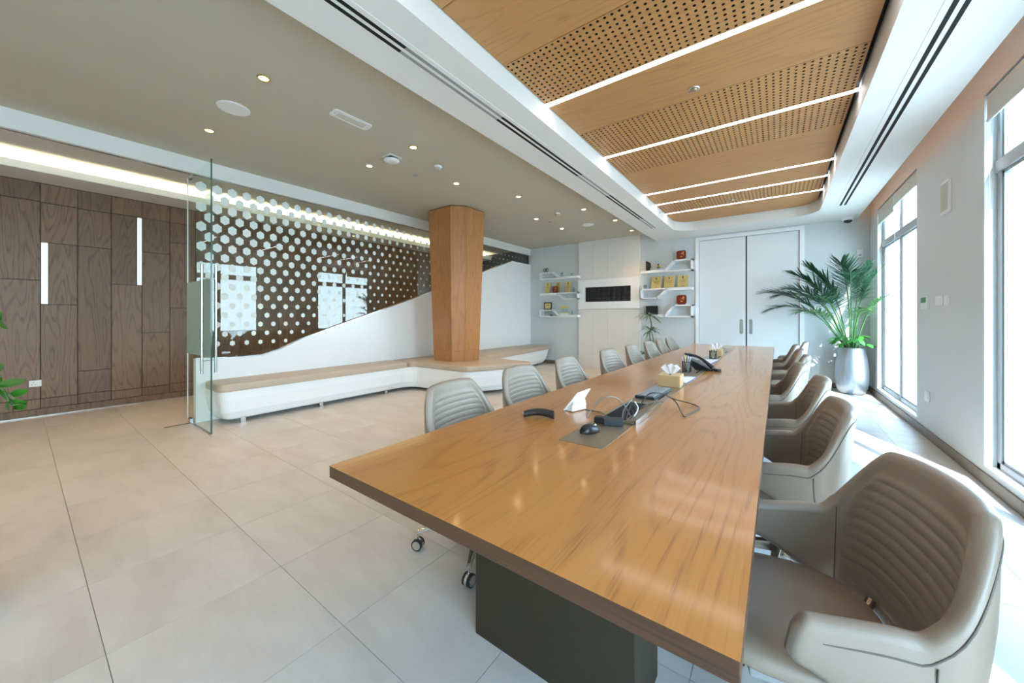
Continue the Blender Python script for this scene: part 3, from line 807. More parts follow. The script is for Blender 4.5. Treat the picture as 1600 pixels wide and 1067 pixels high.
def make_chair():
    t = empty('conference_chair', (0, 0, 0))
    NA = 144; NT = 110
    rings = []
    for i in range(NA + 1):
        a = -1 + 2 * i / NA
        zt_, zb_ = z_top(a), z_bot(a)
        endk = min(1, (1 - abs(a)) / 0.05); th = 0.022 * (0.25 + 0.75 * math.sqrt(max(0, 1 - (1 - endk) ** 2)))
        zt_ -= 0.03 * (1 - endk) ** 2; zb_ += 0.02 * (1 - endk) ** 2
        rr_ = th
        ring = []
        for k in range(NT + 1):
            z = zb_ + rr_ + (zt_ - zb_ - 2 * rr_) * k / NT
            fade = smooth01(0.45, 0.40, abs(a)) * smooth01(zt_ - 0.055, zt_ - 0.085, z) * smooth01(zb_ + 0.0, zb_ + 0.03, z)
            zz = z + 0.015 * (abs(a) / 0.5) ** 2
            gph = (zz - 0.42) / 0.034
            gv = abs(math.sin(PI * gph)) ** 0.32
            off = -th - 0.0065 * fade * gv + 0.001 * fade
            ring.append(shell_pt(a, z, off))
        for k in range(1, 6):
            an = PI * k / 6; ring.append(shell_pt(a, zt_ - rr_ + rr_ * math.sin(an), -th * math.cos(an)))
        for k in range(9):
            z = zt_ - rr_ + (zb_ - zt_ + 2 * rr_) * k / 8; ring.append(shell_pt(a, z, th + 0.004 * math.sin(PI * k / 8)))
        for k in range(1, 4):
            an = PI * k / 4; ring.append(shell_pt(a, zb_ + rr_ - rr_ * math.sin(an), th * math.cos(an)))
        rings.append(ring)
    b = MB(); b.loft(rings, True, smooth=True)
    sh = b.build('backrest', M['leather'], t)
    pp = MB(); pts_ = []
    for i in range(3, 70):
        a = -0.97 + 1.94 * i / 72; pts_.append(shell_pt(a, z_top(a) - 0.045, 0.0235))
    pp.tube(pts_, 0.0022, 5)
    for sg in (-1, 1):
        pp.tube([shell_pt(sg * (0.52 - 0.07 * (k / 10) ** 2), 0.615 - 0.195 * k / 10, 0.026) for k in range(11)], 0.0018, 5)
        pp.tube([shell_pt(sg * 0.485, z_top(.485) - 0.03 - (z_top(.485) - 0.03 - 0.43) * k / 10, -0.0225) for k in range(11)], 0.0015, 5)
    pp.build('piping', M['piping'], sh)
    # seat cushion
    prof = [(0.80, 0.418), (0.93, 0.424), (0.985, 0.437), (1.0, 0.450), (0.985, 0.464), (0.94, 0.474), (0.82, 0.481), (0.5, 0.485), (0.1, 0.482)]
    n = 40; rings = []
    for r, z in prof:
        ring = []
        for k in range(n):
            a = 2 * PI * k / n; ex = 0.72
            ring.append((0.095 + r * 0.235 * sgp(math.cos(a), ex), r * 0.235 * sgp(math.sin(a), ex), z))
        rings.append(ring)
    MB().loft(rings).build('seat', M['leather'], t)
    for (x, y) in ((-0.135, 0.13), (-0.135, -0.13), (0.02, 0.225), (0.02, -0.225)):
        MB().cyl((x * 0.9, y * 0.9, 0.415), (x * 1.12, y * 1.1, 0.455), 0.012, 10).build('support_post', M['legm'], t)
    MB().box(-0.10, 0.20, -0.20, 0.20, 0.395, 0.42).build('seat_plate', M['greyp'], t, bevel=0.005)
    MB().cyl((0.01, 0, 0.13), (0.01, 0, 0.40), 0.026, 16).cyl((0.01, 0, 0.10), (0.01, 0, 0.24), 0.034, 16).build('gas_column', M['legm'], t)
    for k in range(5):
        a = 2 * PI * k / 5 + 0.13
        c_, s_ = math.cos(a), math.sin(a)
        lg = MB(); ring = []
        for (r, zc, wd, hh) in ((0.03, 0.150, 0.026, 0.022), (0.18, 0.135, 0.019, 0.015), (0.355, 0.098, 0.0135, 0.010)):
            ring.append([(0.01 + c_ * r - s_ * wd, s_ * r + c_ * wd, zc - hh), (0.01 + c_ * r + s_ * wd, s_ * r - c_ * wd, zc - hh), (0.01 + c_ * r + s_ * wd * .7, s_ * r - c_ * wd * .7, zc + hh), (0.01 + c_ * r - s_ * wd * .7, s_ * r + c_ * wd * .7, zc + hh)])
        lg.loft(ring, smooth=False)
        l = lg.build('leg', M['legm'], t, bevel=0.003)
        cx, cy = 0.01 + c_ * 0.352, s_ * 0.352
        ca = a + 1.1; ux, uy = math.cos(ca), math.sin(ca)
        w1 = MB()
        for s in (-1, 1):
            w1.cyl((cx + ux * s * 0.007, cy + uy * s * 0.007, 0.030), (cx + ux * s * 0.021, cy + uy * s * 0.021, 0.030), 0.030, 20)
        w1.build('caster', M['rubber'], t)
        w2 = MB()
        for s in (-1, 1): w2.cyl((cx + ux * s * 0.0205, cy + uy * s * 0.0205, 0.030), (cx + ux * s * 0.0225, cy + uy * s * 0.0225, 0.030), 0.023, 18)
        w2.cyl((cx - ux * 0.0065, cy - uy * 0.0065, 0.03), (cx + ux * 0.0065, cy + uy * 0.0065, 0.03), 0.031, 18)
        w2.cyl((cx, cy, 0.05), (cx, cy, 0.092), 0.006, 8)
        w2.build('caster_hub', M['chrome'], l)
    return t
proto = make_chair()
LCH = [(-1.375, 1.57, 0.10), (-1.43, 2.34, 0.02), (-1.43, 3.12, 0.06), (-1.42, 4.15, -0.03), (-1.42, 5.0, 0.05), (-1.41, 5.82, 0.0), (-1.41, 6.48, 0.04), (-1.41, 7.15, -0.02)]
RCH = [(0.10, 1.30, PI + 0.20), (0.015, 2.22, PI + 0.06), (0.01, 3.05, PI + 0.03), (-0.07, 3.84, PI + 0.05), (0.01, 4.72, PI - 0.04), (0.0, 5.55, PI + 0.03), (-0.02, 6.35, PI), (0.12, 7.15, PI - 0.05)]
ordn = ['nearest', 'second', 'third', 'fourth', 'fifth', 'sixth', 'seventh', 'farthest']
first = True
for row, side, tail in ((LCH, 'left', 'on the bench side of the table'), (RCH, 'right', 'on the window side of the table')):
    for i, (x, y, rz) in enumerate(row):
        o = proto if first else copy_tree(proto); first = False
        o.location = (x, y, 0); o.rotation_euler = (0, 0, rz)
        tag(o, '%s greige leather tub chair with channelled back %s' % (ordn[i], tail), 'chair', 'conference chairs around the table')

# ---- bench along the partition and round the column
def bench_poly(d=0.0):
    return [(-5.12 - d, 1.36 + d), (-5.12 - d, 3.92), (-5.02 - d, 4.10 - d * 0), (-3.93 - d, 4.14 + d), (-3.42 - d, 5.20), (-3.50 - d, 5.27 - d), (-4.62 - d, 5.44 - d), (-4.94 - d, 8.50 - d * 2), (XF + .003, 8.52 - d * 2), (XF + .003, 1.34 + d)]
def rounded(poly, r=0.09, n=5, skip=()):
    out = []; m = len(poly)
    for i, p in enumerate(poly):
        p = Vector(p); a = Vector(poly[i - 1]); c = Vector(poly[(i + 1) % m])
        if i in skip: out.append(tuple(p)); continue
        rr_ = min(r, (a - p).length * .45, (c - p).length * .45)
        s_, e_ = p + (a - p).normalized() * rr_, p + (c - p).normalized() * rr_
        for k in range(n + 1):
            q = k / n; out.append(tuple((1 - q) ** 2 * s_ + 2 * q * (1 - q) * p + q * q * e_))
    return out
bn = tag(empty('bench', (-5.3, 4.9, 0)), 'long white built bench with tan leather cushions along the partition and around the column', 'bench')
def lofted(levels, mat, name, par, rad=0.1, smooth=False):
    rings = []
    for z, d in levels:
        P_ = rounded(bench_poly(d), rad, 6, skip=(8, 9)); rings.append([(x, y, z) for x, y in P_])
    MB().loft(rings, smooth=False).build(name, mat, par)
lofted([(0.055, 0.10), (0.07, 0.085), (0.15, 0.05), (0.30, 0.022), (0.405, 0.012)], M['white'], 'body', bn)
# cushions: near run, column block, far run
XB = XF + .004
cush = [[(-5.10, 1.345), (-5.10, 3.985), (XB, 3.985), (XB, 1.345)],
        [(-5.10, 3.99), (-5.04, 4.08), (-3.90, 4.125), (-3.40, 5.20), (-3.50, 5.28), (-4.60, 5.42), (XB, 5.42), (XB, 3.99)],
        [(-4.60, 5.425), (-4.92, 8.53), (XB, 8.53), (XB, 5.425)]]
for c in cush:
    cen = Vector((sum(p[0] for p in c) / len(c), sum(p[1] for p in c) / len(c)))
    rings = []
    for z, s in ((0.405, 0.012), (0.415, 0.002), (0.43, 0.0), (0.468, 0.0), (0.482, 0.004), (0.490, 0.016), (0.493, 0.04)):
        pp = rounded(c, 0.085, 6); ring = []
        for x, y in pp:
            v_ = Vector((x, y)) - cen; L0 = v_.length; v_ = v_ * ((L0 - s) / L0); ring.append((cen.x + v_.x, cen.y + v_.y, z))
        rings.append(ring)
    MB().loft(rings, smooth=True).build('cushion', M['bench'], bn)
for (x, y) in ((-5.23, 1.62), (-5.23, 2.55), (-5.23, 3.6), (-5.45, 1.62), (-4.1, 4.4), (-3.8, 5.0), (-4.9, 5.9), (-5.1, 7.2), (-5.1, 8.1)):
    MB().box(x - .025, x + .025, y - .025, y + .025, 0, 0.08).build('foot', M['steel'], bn)

# ---- faceted wooden column
cl = tag(empty('column', (-4.74, 4.74, 0.49)), 'faceted oak clad column that widens towards the ceiling, rising from the bench', 'column')
def octo(hx, hy, c, cx, cy):
    return [(cx + hx - c, cy - hy), (cx + hx, cy - hy + c), (cx + hx, cy + hy - c), (cx + hx - c, cy + hy), (cx - hx + c, cy + hy), (cx - hx, cy + hy - c), (cx - hx, cy - hy + c), (cx - hx + c, cy - hy)]
CC = (-4.76, 4.78)
O0 = octo(0.375, 0.345, 0.155, *CC); Om = octo(0.385, 0.352, 0.158, *CC); O1 = octo(0.475, 0.43, 0.20, *CC)
z0, zm, z1 = 0.4945, 0.68, 3.155
fc = Vector((CC[0], CC[1]))
for i in range(8):
    j = (i + 1) % 8
    for (A, B_, za, zb_) in ((O0, Om, z0, zm - .0015), (Om, O1, zm + .0015, z1)):
        g = MB(); sh = lambda p: (fc.x + (p[0] - fc.x) * .94, fc.y + (p[1] - fc.y) * .94)
        e = 0.002
        def cut(P_, Q_):
            P_ = Vector(P_); Q_ = Vector(Q_); dd_ = (Q_ - P_).normalized() * e; return P_ + dd_, Q_ - dd_
        a_, b__ = cut(A[i], A[j]); c_, d_ = cut(B_[i], B_[j])
        g.add([(*a_, za), (*b__, za), (*d_, zb_), (*c_, zb_), (*sh(a_), za), (*sh(b__), za), (*sh(d_), zb_), (*sh(c_), zb_)],
              [(0, 1, 2, 3), (4, 7, 6, 5), (0, 4, 5, 1), (1, 5, 6, 2), (2, 6, 7, 3), (3, 7, 4, 0)])
        g.build('facet', M['colwood'], cl)
sc = lambda P_, k: [(fc.x + (p[0] - fc.x) * k, fc.y + (p[1] - fc.y) * k) for p in P_]
MB().loft([[(*p, z0) for p in sc(O0, .96)], [(*p, z1) for p in sc(O1, .96)], [(*p, ZT) for p in sc(O1, .96)]], smooth=False).build('core', M['slot'], cl)

# ================================================================== CEILING FITTINGS
dls = [(412, 122), (327, 204), (577, 259), (646, 230), (713, 286.5), (810, 307), (838, 342), (878, 357), (912, 327), (961, 344), (987, 360)]
dlab = ['largest amber downlight, just above the near round ceiling speaker', 'amber downlight above the open glass door, below the near ceiling speaker',
        'amber downlight just left of the white dome unit', 'amber downlight just right of and above the white dome unit', 'amber downlight straight above the top of the oak column',
        'amber downlight right of the column, before the far smoke detector', 'amber downlight left of the far smoke detector', 'amber downlight below the far smoke detector, by the far speaker',
        'amber downlight above the round far ceiling speaker', 'amber downlight at the far wall close to the white soffit edge', 'last amber downlight in the far corner of the taupe ceiling by the soffit']
for k in range(len(dls) + 6):
    if k < len(dls): x, y = onz(ZT, *dls[k])
    else: x, y = [(-4.5, -0.6), (-3.0, -0.6), (-4.5, -2.2), (-3.0, -2.2), (-4.5, -3.8), (-3.0, -3.8)][k - len(dls)]  # unseen downlights behind the viewer, added because the room needs their light
    t = empty('downlight', (x, y, ZT))
    if k < len(dls): tag(t, dlab[k], 'light', 'amber downlights in the taupe ceiling')
    else: tag(t, 'small unseen amber downlight added for light in the taupe ceiling behind the viewer', 'light', 'added amber downlights behind the viewer')
    MB().lathe([(0.034, 0.0), (0.046, 0.0), (0.046, -0.004), (0.034, -0.006), (0.034, 0.0)], (x, y, ZT), 24, cap=False).build('trim_ring', M['gold'], t)
    MB().lathe([(0.0335, -0.0015), (0.001, -0.0015)], (x, y, ZT), 20).build('reflector', M['lamp'], t)
    MB().lathe([(0.018, -0.0035), (0.001, -0.0045)], (x, y, ZT), 16).build('lamp', M['lampcore'], t)
    ld = bpy.data.lights.new('downlight_beam', 'SPOT'); ld.energy = 26; ld.color = (1.0, 0.66, 0.36); ld.spot_size = math.radians(95); ld.spot_blend = 0.8; ld.shadow_soft_size = 0.04
    lo = bpy.data.objects.new('downlight_beam', ld); COL.objects.link(lo); lo.location = (x, y, ZT - 0.02)
# warm downlights of the corridor
for y in (-1.5, 0.6, 2.2, 3.8, 5.4, 7.0):
    ld = bpy.data.lights.new('corridor_beam', 'SPOT'); ld.energy = 45; ld.color = (1.0, 0.62, 0.34); ld.spot_size = math.radians(100); ld.spot_blend = 0.9; ld.shadow_soft_size = 0.05
    lo = bpy.data.objects.new('corridor_beam', ld); COL.objects.link(lo); lo.location = (-5.98, y, 3.12)
    tag(MB().lathe([(0.045, 0), (0.045, -.004), (0.001, -.004)], (-5.98, y, 3.155), 20).build('downlight', M['lamp'], origin=(-5.98, y, 3.155)), 'small round amber downlight in the corridor ceiling behind the glass', 'light', 'corridor downlights')

def speaker(u, v, R_, lab):
    x, y = onz(ZT, u, v)
    t = tag(empty('ceiling_speaker', (x, y, ZT)), lab, 'speaker')
    MB().lathe([(R_, 0), (R_, -.006), (R_ * .93, -.010), (R_ * .9, -.010)], (x, y, ZT), 40).build('rim', M['whitep'], t)
    MB().lathe([(R_ * .9, -.0085), (R_ * .5, -.0115), (0.002, -.012)], (x, y, ZT), 40).build('grille', M['whitep'], t)
speaker(365, 169, 0.125, 'larger looking round white ceiling speaker, the near one')
speaker(918, 351, 0.125, 'round white ceiling speaker near the far wall')
x, y = onz(ZT, 549, 187)
t = tag(empty('emergency_light', (x, y, ZT)), 'white rectangular emergency light flush in the taupe ceiling', 'light')
MB().prism(rrect(x - .07, x + .07, y - .19, y + .19, .03, 5), lambda a, b_, h: (a, b_, h), ZT - .008, ZT).build('frame', M['whitep'], t)
MB().box(x - .04, x + .04, y - .135, y + .135, ZT - .0105, ZT - .008).build('lens', M['blind'], t)
for dy in (-.165, .165): MB().cyl((x, y + dy, ZT - .009), (x, y + dy, ZT - .008), .006, 8).build('screw', M['greyp'], t)
x, y = onz(ZT, 612, 246)
t = tag(empty('access_point', (x, y, ZT)), 'white round dome unit on a square white ceiling plate', 'fixture')
MB().box(x - .085, x + .085, y - .085, y + .085, ZT - .006, ZT).build('plate', M['whitep'], t)
MB().box(x - .05, x + .05, y - .05, y + .05, ZT - .03, ZT - .006).build('socket', M['blackp'], t)
MB().lathe([(.085, -.03), (.09, -.038), (.08, -.052), (.04, -.06), (.002, -.061)], (x, y, ZT), 28).build('dome', M['whitep'], t)
for (u, v, lab) in ((684, 262.5, 'white round smoke detector left of the column top'), (871, 335, 'white round smoke detector near the far wall')):
    x, y = onz(ZT - .02, u, v)
    t = tag(empty('smoke_detector', (x, y, ZT)), lab, 'detector')
    MB().lathe([(.052, 0), (.052, -.018), (.046, -.022)], (x, y, ZT), 24).build('base', M['whitep'], t)
    MB().lathe([(.044, -.022), (.04, -.04), (.025, -.05), (.002, -.052)], (x, y, ZT), 24).build('head', M['cream'], t)
for (u, v, lab) in ((650, 274, 'tiny dark round sprinkler cover near the white dome unit'), (859, 347, 'tiny dark round sprinkler cover near the far smoke detector')):
    x, y = onz(ZT, u, v)
    tag(MB().lathe([(.032, 0), (.032, -.004), (.002, -.005)], (x, y, ZT), 20).build('sprinkler_cover', M['greyp'], origin=(x, y, ZT)), lab, 'sprinkler')
for (u, v, lab) in ((1084, 139, 'small round cover in the wooden ceiling, near one'), (1142, 313, 'small round cover in the wooden ceiling, far one')):
    x, y = onz(ZC, u, v)
    t = tag(empty('sprinkler', (x, y, ZC)), lab, 'sprinkler')
    MB().lathe([(.045, 0), (.045, -.004), (.036, -.008), (.03, -.008)], (x, y, ZC), 24).build('ring', M['steel'], t)
    MB().lathe([(.028, -.004), (.024, -.014), (.002, -.016)], (x, y, ZC), 20).build('head', M['bronze'], t)
x, y = onz(ZS - .02, 1324, 343)
y = min(y, YF - .15)
t = tag(empty('security_camera', (x, y, ZS)), 'white dome security camera with black lens under the soffit', 'camera')
MB().lathe([(.085, 0), (.085, -.03), (.075, -.045), (.062, -.05)], (x, y, ZS), 28).build('housing', M['whitep'], t)
MB().lathe([(.058, -.046), (.054, -.07), (.035, -.088), (.002, -.095)], (x, y, ZS), 24).build('lens_dome', M['blackp'], t)

# ---- wall fittings
def wall_box_x(u0, u1, v0, v1, th, name, mat, lab, cat, extra=None):
    ya, za = onx(XW - th, u0, (v0 + v1) / 2); yb, zb_ = onx(XW - th, u1, (v0 + v1) / 2)
    z1 = onx(XW - th, (u0 + u1) / 2, v0)[1]; z0 = onx(XW - th, (u0 + u1) / 2, v1)[1]
    y0, y1 = sorted((ya, yb))
    t = tag(empty(name, (XW, (y0 + y1) / 2, z0)), lab, cat)
    MB().box(XW - th, XW, y0, y1, z0, z1).build('housing', mat, t, bevel=0.004)
    if extra: extra(t, y0, y1, z0, z1, XW - th)
def ex_grille(t, y0, y1, z0, z1, x): MB().box(x - .002, x, y0 + .02, y1 - .02, z0 + .025, z1 - .025).build('grille', M['cream'], t)
def ex_switch(t, y0, y1, z0, z1, x):
    MB().box(x - .003, x, y0 + .02, y1 - .02, z0 + .018, z1 - .018).build('rocker', M['whitep'], t, bevel=.001)
    MB().box(x - .0035, x - .003, (y0 + y1) / 2 - .004, (y0 + y1) / 2 + .004, z0 + .03, z0 + .036).build('indicator', M['greyp'], t)
def ex_therm(t, y0, y1, z0, z1, x): MB().box(x - .002, x, y0 + .02, y1 - .02, (z0 + z1) / 2, z1 - .012).build('screen', M['screen'], t)
wall_box_x(1482, 1468.5, 283, 334, 0.02, 'wall_speaker', M['whitep'], 'flat cream rectangular wall speaker between the windows', 'speaker', ex_grille)
wall_box_x(1447.5, 1438, 463, 483, 0.022, 'thermostat', M['whitep'], 'small white thermostat with a green display by the far window', 'thermostat', ex_therm)
wall_box_x(1471, 1461, 462, 477, 0.012, 'light_switch', M['whitep'], 'wider white light switch on the window wall', 'switch', ex_switch)
wall_box_x(1481, 1474, 461, 477, 0.012, 'light_switch', M['whitep'], 'narrow white light switch right beside the wider one', 'switch', ex_switch)
wall_box_x(1451, 1444, 611, 627, 0.012, 'wall_socket', M['whitep'], 'low white wall socket on the window wall above the skirting', 'socket', ex_switch)
xa, zc = ony(YF, 1343, 396)
t = tag(empty('motion_sensor', (xa, YF, zc - .06)), 'small white box sensor high on the far wall above the palm', 'sensor')
MB().box(xa - .04, xa + .04, YF - .04, YF, zc - .07, zc + .07).build('housing', M['whitep'], t, bevel=.006)
MB().box(xa - .02, xa + .02, YF - .043, YF - .04, zc - .05, zc - .02).build('lens', M['cream'], t)
xa, zc = ony(YF, 1278.5, 480)
t = tag(empty('wall_socket', (xa, YF, zc - .06)), 'white square double switch plate between the door and the palm', 'switch')
MB().box(xa - .055, xa + .055, YF - .01, YF, zc - .05, zc + .05).build('plate', M['whitep'], t, bevel=.003)
for s in (-.018, .018): MB().box(xa + s - .014, xa + s + .014, YF - .014, YF - .01, zc - .02, zc + .02).build('rocker', M['cream'], t)
y0, za = onx(XP, 45, 600); y1, _ = onx(XP, 65, 600)
t = tag(empty('wall_socket', (XP, (y0 + y1) / 2, za)), 'white power socket low on the dark wood panelled wall', 'socket')
yc = (y0 + y1) / 2
MB().box(XP, XP + .012, y0, y1, za - .040, za + .040).build('plate', M['whitep'], t, bevel=.003)
for (dy, dz) in ((-.012, .012), (-.026, -.012), (.002, -.012)): MB().box(XP + .012, XP + .0128, yc + dy - .004, yc + dy + .004, za + dz - .003, za + dz + .003).build('pin_hole', M['slot'], t)

# ================================================================== SHELVES ON THE FAR WALL
SD = 0.20
def bars(segs_, h, th=0.028):
    """segs_: list of (x0,z0,x1,z1) centre lines in the wall plane"""
    b = MB()
    for x0, z0, x1, z1 in segs_:
        d = Vector((x1 - x0, z1 - z0)); L_ = d.length; d /= L_; n_ = Vector((-d.y, d.x)) * th / 2; e = d * th / 2
        P_ = [Vector((x0, z0)) - e - n_, Vector((x1, z1)) + e - n_, Vector((x1, z1)) + e + n_, Vector((x0, z0)) - e + n_]
        b.prism([tuple(p) for p in P_], lambda x, z, hh: (x, hh, z), YF - h, YF)
    return b
def shelf(x0, x1, z, tall, side, down, lab):
    """side: +1 compartment at the right end; down: compartment hangs below the shelf"""
    L_ = x1 - x0; a1, a2 = 0.34 * L_, 0.52 * L_
    s = -1 if down else 1
    X = (lambda q: x0 + q) if side < 0 else (lambda q: x1 - q)
    t = tag(empty('wall_shelf', ((x0 + x1) / 2, YF, z)), lab, 'shelf')
    bars([(X(0.014), z, X(L_ - 0.014), z)], SD).build('board', M['white'], t)
    bars([(X(0.014), z, X(0.014), z + s * tall), (X(0.014), z + s * tall, X(a1), z + s * tall), (X(a1), z + s * tall, X(a2), z + s * 0.01)], SD).build('compartment', M['white'], t)
    bars([(X(a2), z + s * .028, X(L_ - .014), z + s * .028)], SD).build('lip', M['white'], t)
yq = YF - SD
lx0, lx1 = ony(yq, 843, 430)[0], ony(yq, 902.5, 430)[0]
rx0, rx1 = ony(yq, 1000.5, 430)[0], ony(yq, 1081.5, 430)[0]
lz = [ony(yq, 843, 437.0)[1], ony(yq, 843, 459.5)[1], ony(yq, 843, 494.5)[1]]
rz_ = [ony(yq, 1000.5, 426.5)[1], ony(yq, 1000.5, 452.5)[1], ony(yq, 1000.5, 494.5)[1]]
shelf(lx0, lx1, lz[0], 0.17, -1, False, 'top white angular wall shelf left of the panelling')
shelf(lx0, lx1, lz[1], 0.15, 1, True, 'middle white angular wall shelf left of the panelling')
shelf(lx0, lx1, lz[2], 0.17, -1, False, 'bottom white angular wall shelf left of the panelling')
shelf(rx0, rx1, rz_[0], 0.22, 1, False, 'top white angular wall shelf by the double door')
shelf(rx0, rx1, rz_[1], 0.20, -1, True, 'middle white angular wall shelf by the double door')
shelf(rx0, rx1, rz_[2], 0.24, 1, False, 'bottom white angular wall shelf by the double door')
YI = YF - 0.11
def at(u): return ony(YI, u, 450)[0]
HS = 0.014
def plaque(x, z, w_, h_, lab, mat='goldp', grp=None):
    t = tag(empty('plaque', (x, YI, z)), lab, 'plaque', grp)
    lean = 0.05
    b = MB(); b.add([(x - w_ / 2, YI - .01, z), (x + w_ / 2, YI - .01, z), (x + w_ / 2, YI + .01, z), (x - w_ / 2, YI + .01, z),
                     (x - w_ / 2, YI - .01 + lean, z + h_), (x + w_ / 2, YI - .01 + lean, z + h_), (x + w_ / 2, YI + .01 + lean, z + h_), (x - w_ / 2, YI + .01 + lean, z + h_)],
                    [(0, 3, 2, 1), (4, 5, 6, 7), (0, 1, 5, 4), (1, 2, 6, 5), (2, 3, 7, 6), (3, 0, 4, 7)])
    b.build('plate', M[mat], t, bevel=.003)
    def q(a, c, za, zb_): 
        f = lambda zz: YI - .0112 + lean * (zz / h_)
        return [(x + a, f(za), z + za), (x + c, f(za), z + za), (x + c, f(zb_), z + zb_), (x + a, f(zb_), z + zb_)]
    e = MB(); e.add(q(-.012, .012, h_ * .72, h_ * .93), [(0, 1, 2, 3)])
    for k, zz in enumerate((.60, .52, .44, .30)): e.add(q(-w_ * (.3 - .04 * k), w_ * (.3 - .04 * k), h_ * zz, h_ * zz + .005), [(0, 1, 2, 3)])
    e.add(q(-w_ * .15, w_ * .15, h_ * .10, h_ * .13), [(0, 1, 2, 3)])
    e.build('engraving', M['bark'], t)
def redplate(x, z, s, lab):
    t = tag(empty('award_plate', (x, YI, z)), lab, 'award')
    MB().box(x - s * .4, x + s * .4, YI - .03, YI + .03, z, z + .012).build('stand', M['blackp'], t)
    zc = z + .012 + s / 2
    MB().prism(rrect(x - s / 2, x + s / 2, zc - s / 2, zc + s / 2, s * .22, 6), lambda a, c, h: (a, h, c), YI - .014, YI + .014).build('plate', M['red'], t, bevel=.004)
    e = MB()
    for (dx, dz, a, c) in ((.20, .22, .07, .16), (.05, .14, .05, .09), (.02, -.2, .13, .05), (.22, .0, .05, .05)):
        e.prism([(x + s * (dx + a * math.cos(q * PI / 5)), zc + s * (dz + c * math.sin(q * PI / 5))) for q in range(10)], lambda p, r, h: (p, h, r), YI - .017, YI - .013)
    e.build('ornament', M['orange'], t)
def crystal(x, z, w_, h_, lab, kind=0):
    t = tag(empty('crystal_award', (x, YI, z)), lab, 'award')
    MB().box(x - w_ / 2, x + w_ / 2, YI - .03, YI + .03, z, z + .02).build('base', M['crystal'], t, bevel=.003)
    if kind == 0:
        for s in (-1, 1):
            rings = []
            for k in range(20):
                a = 2 * PI * k / 20; cx, cz = x + s * w_ * .24 + math.cos(a) * w_ * .2, z + .02 + h_ * .4 + math.sin(a) * h_ * .36
                rings.append([(cx + .008 * math.cos(q) * math.cos(a), YI + .012 * math.sin(q), cz + .008 * math.cos(q) * math.sin(a)) for q in (0, PI / 2, PI, 1.5 * PI)])
            MB().loft(rings, closed=True).build('ring', M['navy'], t)
        MB().prism([(x - .01, z + .02), (x + .04, z + .02), (x + .03, z + h_ * 1.2), (x, z + h_)], lambda a, c, h: (a, h, c), YI + .01, YI + .02).build('blade', M['crystal'], t)
    else:
        MB().prism([(x - w_ * .4, z + .02), (x + w_ * .4, z + .02), (x + w_ * .35, z + h_ * .8), (x + w_ * .05, z + h_), (x - w_ * .3, z + h_ * .75)], lambda a, c, h: (a, h, c), YI - .012, YI + .012).build('block', M['crystal'], t)
        MB().box(x - w_ * .12, x + w_ * .18, YI - .014, YI - .012, z + h_ * .45, z + h_ * .62).build('mark', M['navy'], t)
zt = lz[0] + .17 + HS
crystal(at(853), zt, 0.15, 0.14, 'crystal award with two dark rings on the top left shelf')
zt = lz[0] + .028 + HS
crystal(at(878), zt, 0.10, 0.17, 'pointed clear crystal award in the middle of the top left shelf', 1)
crystal(at(893), zt, 0.12, 0.12, 'small clear crystal block at the right end of the top left shelf', 1)
zt = lz[1] + HS
plaque(at(855), zt, 0.16, 0.29, 'leftmost pale gold plaque on the middle left shelf')
plaque(at(871) , zt, 0.15, 0.29, 'pale gold plaque behind the red plate on the middle left shelf')
plaque(at(887), zt, 0.16, 0.29, 'rightmost pale gold plaque on the middle left shelf')
YI -= 0.06
redplate(at(867.5), zt, 0.17, 'red brown award plate leaning before gold plaques')
YI += 0.06
crystal(at(896.5), zt, 0.05, 0.14, 'small clear crystal at the right end of the middle left shelf', 1)
zt = lz[2] + .17 + HS
x = at(856)
t = tag(empty('picture_frame', (x, YI, zt)), 'small black framed certificate on the bottom left shelf', 'frame')
MB().box(x - .12, x + .12, YI - .01, YI + .01, zt, zt + .20).build('frame', M['blackp'], t, bevel=.003)
MB().box(x - .09, x + .09, YI - .013, YI - .01, zt + .03, zt + .17).build('certificate', M['goldp'], t)
MB().box(x - .05, x + .05, YI - .0137, YI - .013, zt + .11, zt + .13).box(x - .06, x + .06, YI - .0137, YI - .013, zt + .07, zt + .076).build('lettering', M['bark'], t)
x = at(882); zt = lz[2] + .028 + HS
t = tag(empty('gold_trophy', (x, YI, zt)), 'gold and white block trophy on the bottom left shelf', 'trophy')
MB().box(x - .11, x + .11, YI - .04, YI + .04, zt, zt + .045).build('base', M['whitep'], t, bevel=.003)
MB().box(x - .10, x + .10, YI - .035, YI + .035, zt + .045, zt + .075).build('plinth', M['goldp'], t)
MB().box(x - .085, x + .085, YI - .02, YI + .02, zt + .075, zt + .17).build('body', M['crystal'], t)
MB().box(x - .10, x + .10, YI - .03, YI + .03, zt + .17, zt + .235).build('cap', M['goldp'], t, bevel=.003)
crystal(at(894), zt, 0.08, 0.12, 'small crystal cube at the right end of the bottom left shelf', 1)
x = at(855); z = lz[2] + HS
t = tag(empty('book', (x, YI, z)), 'dark purple book lying inside the bottom left shelf compartment', 'book')
MB().box(x - .13, x + .14, YI - .08, YI + .06, z, z + .028).build('cover', M['purple'], t, bevel=.002)
MB().box(x - .125, x + .12, YI - .082, YI + .05, z + .004, z + .022).build('pages', M['paper'], t)
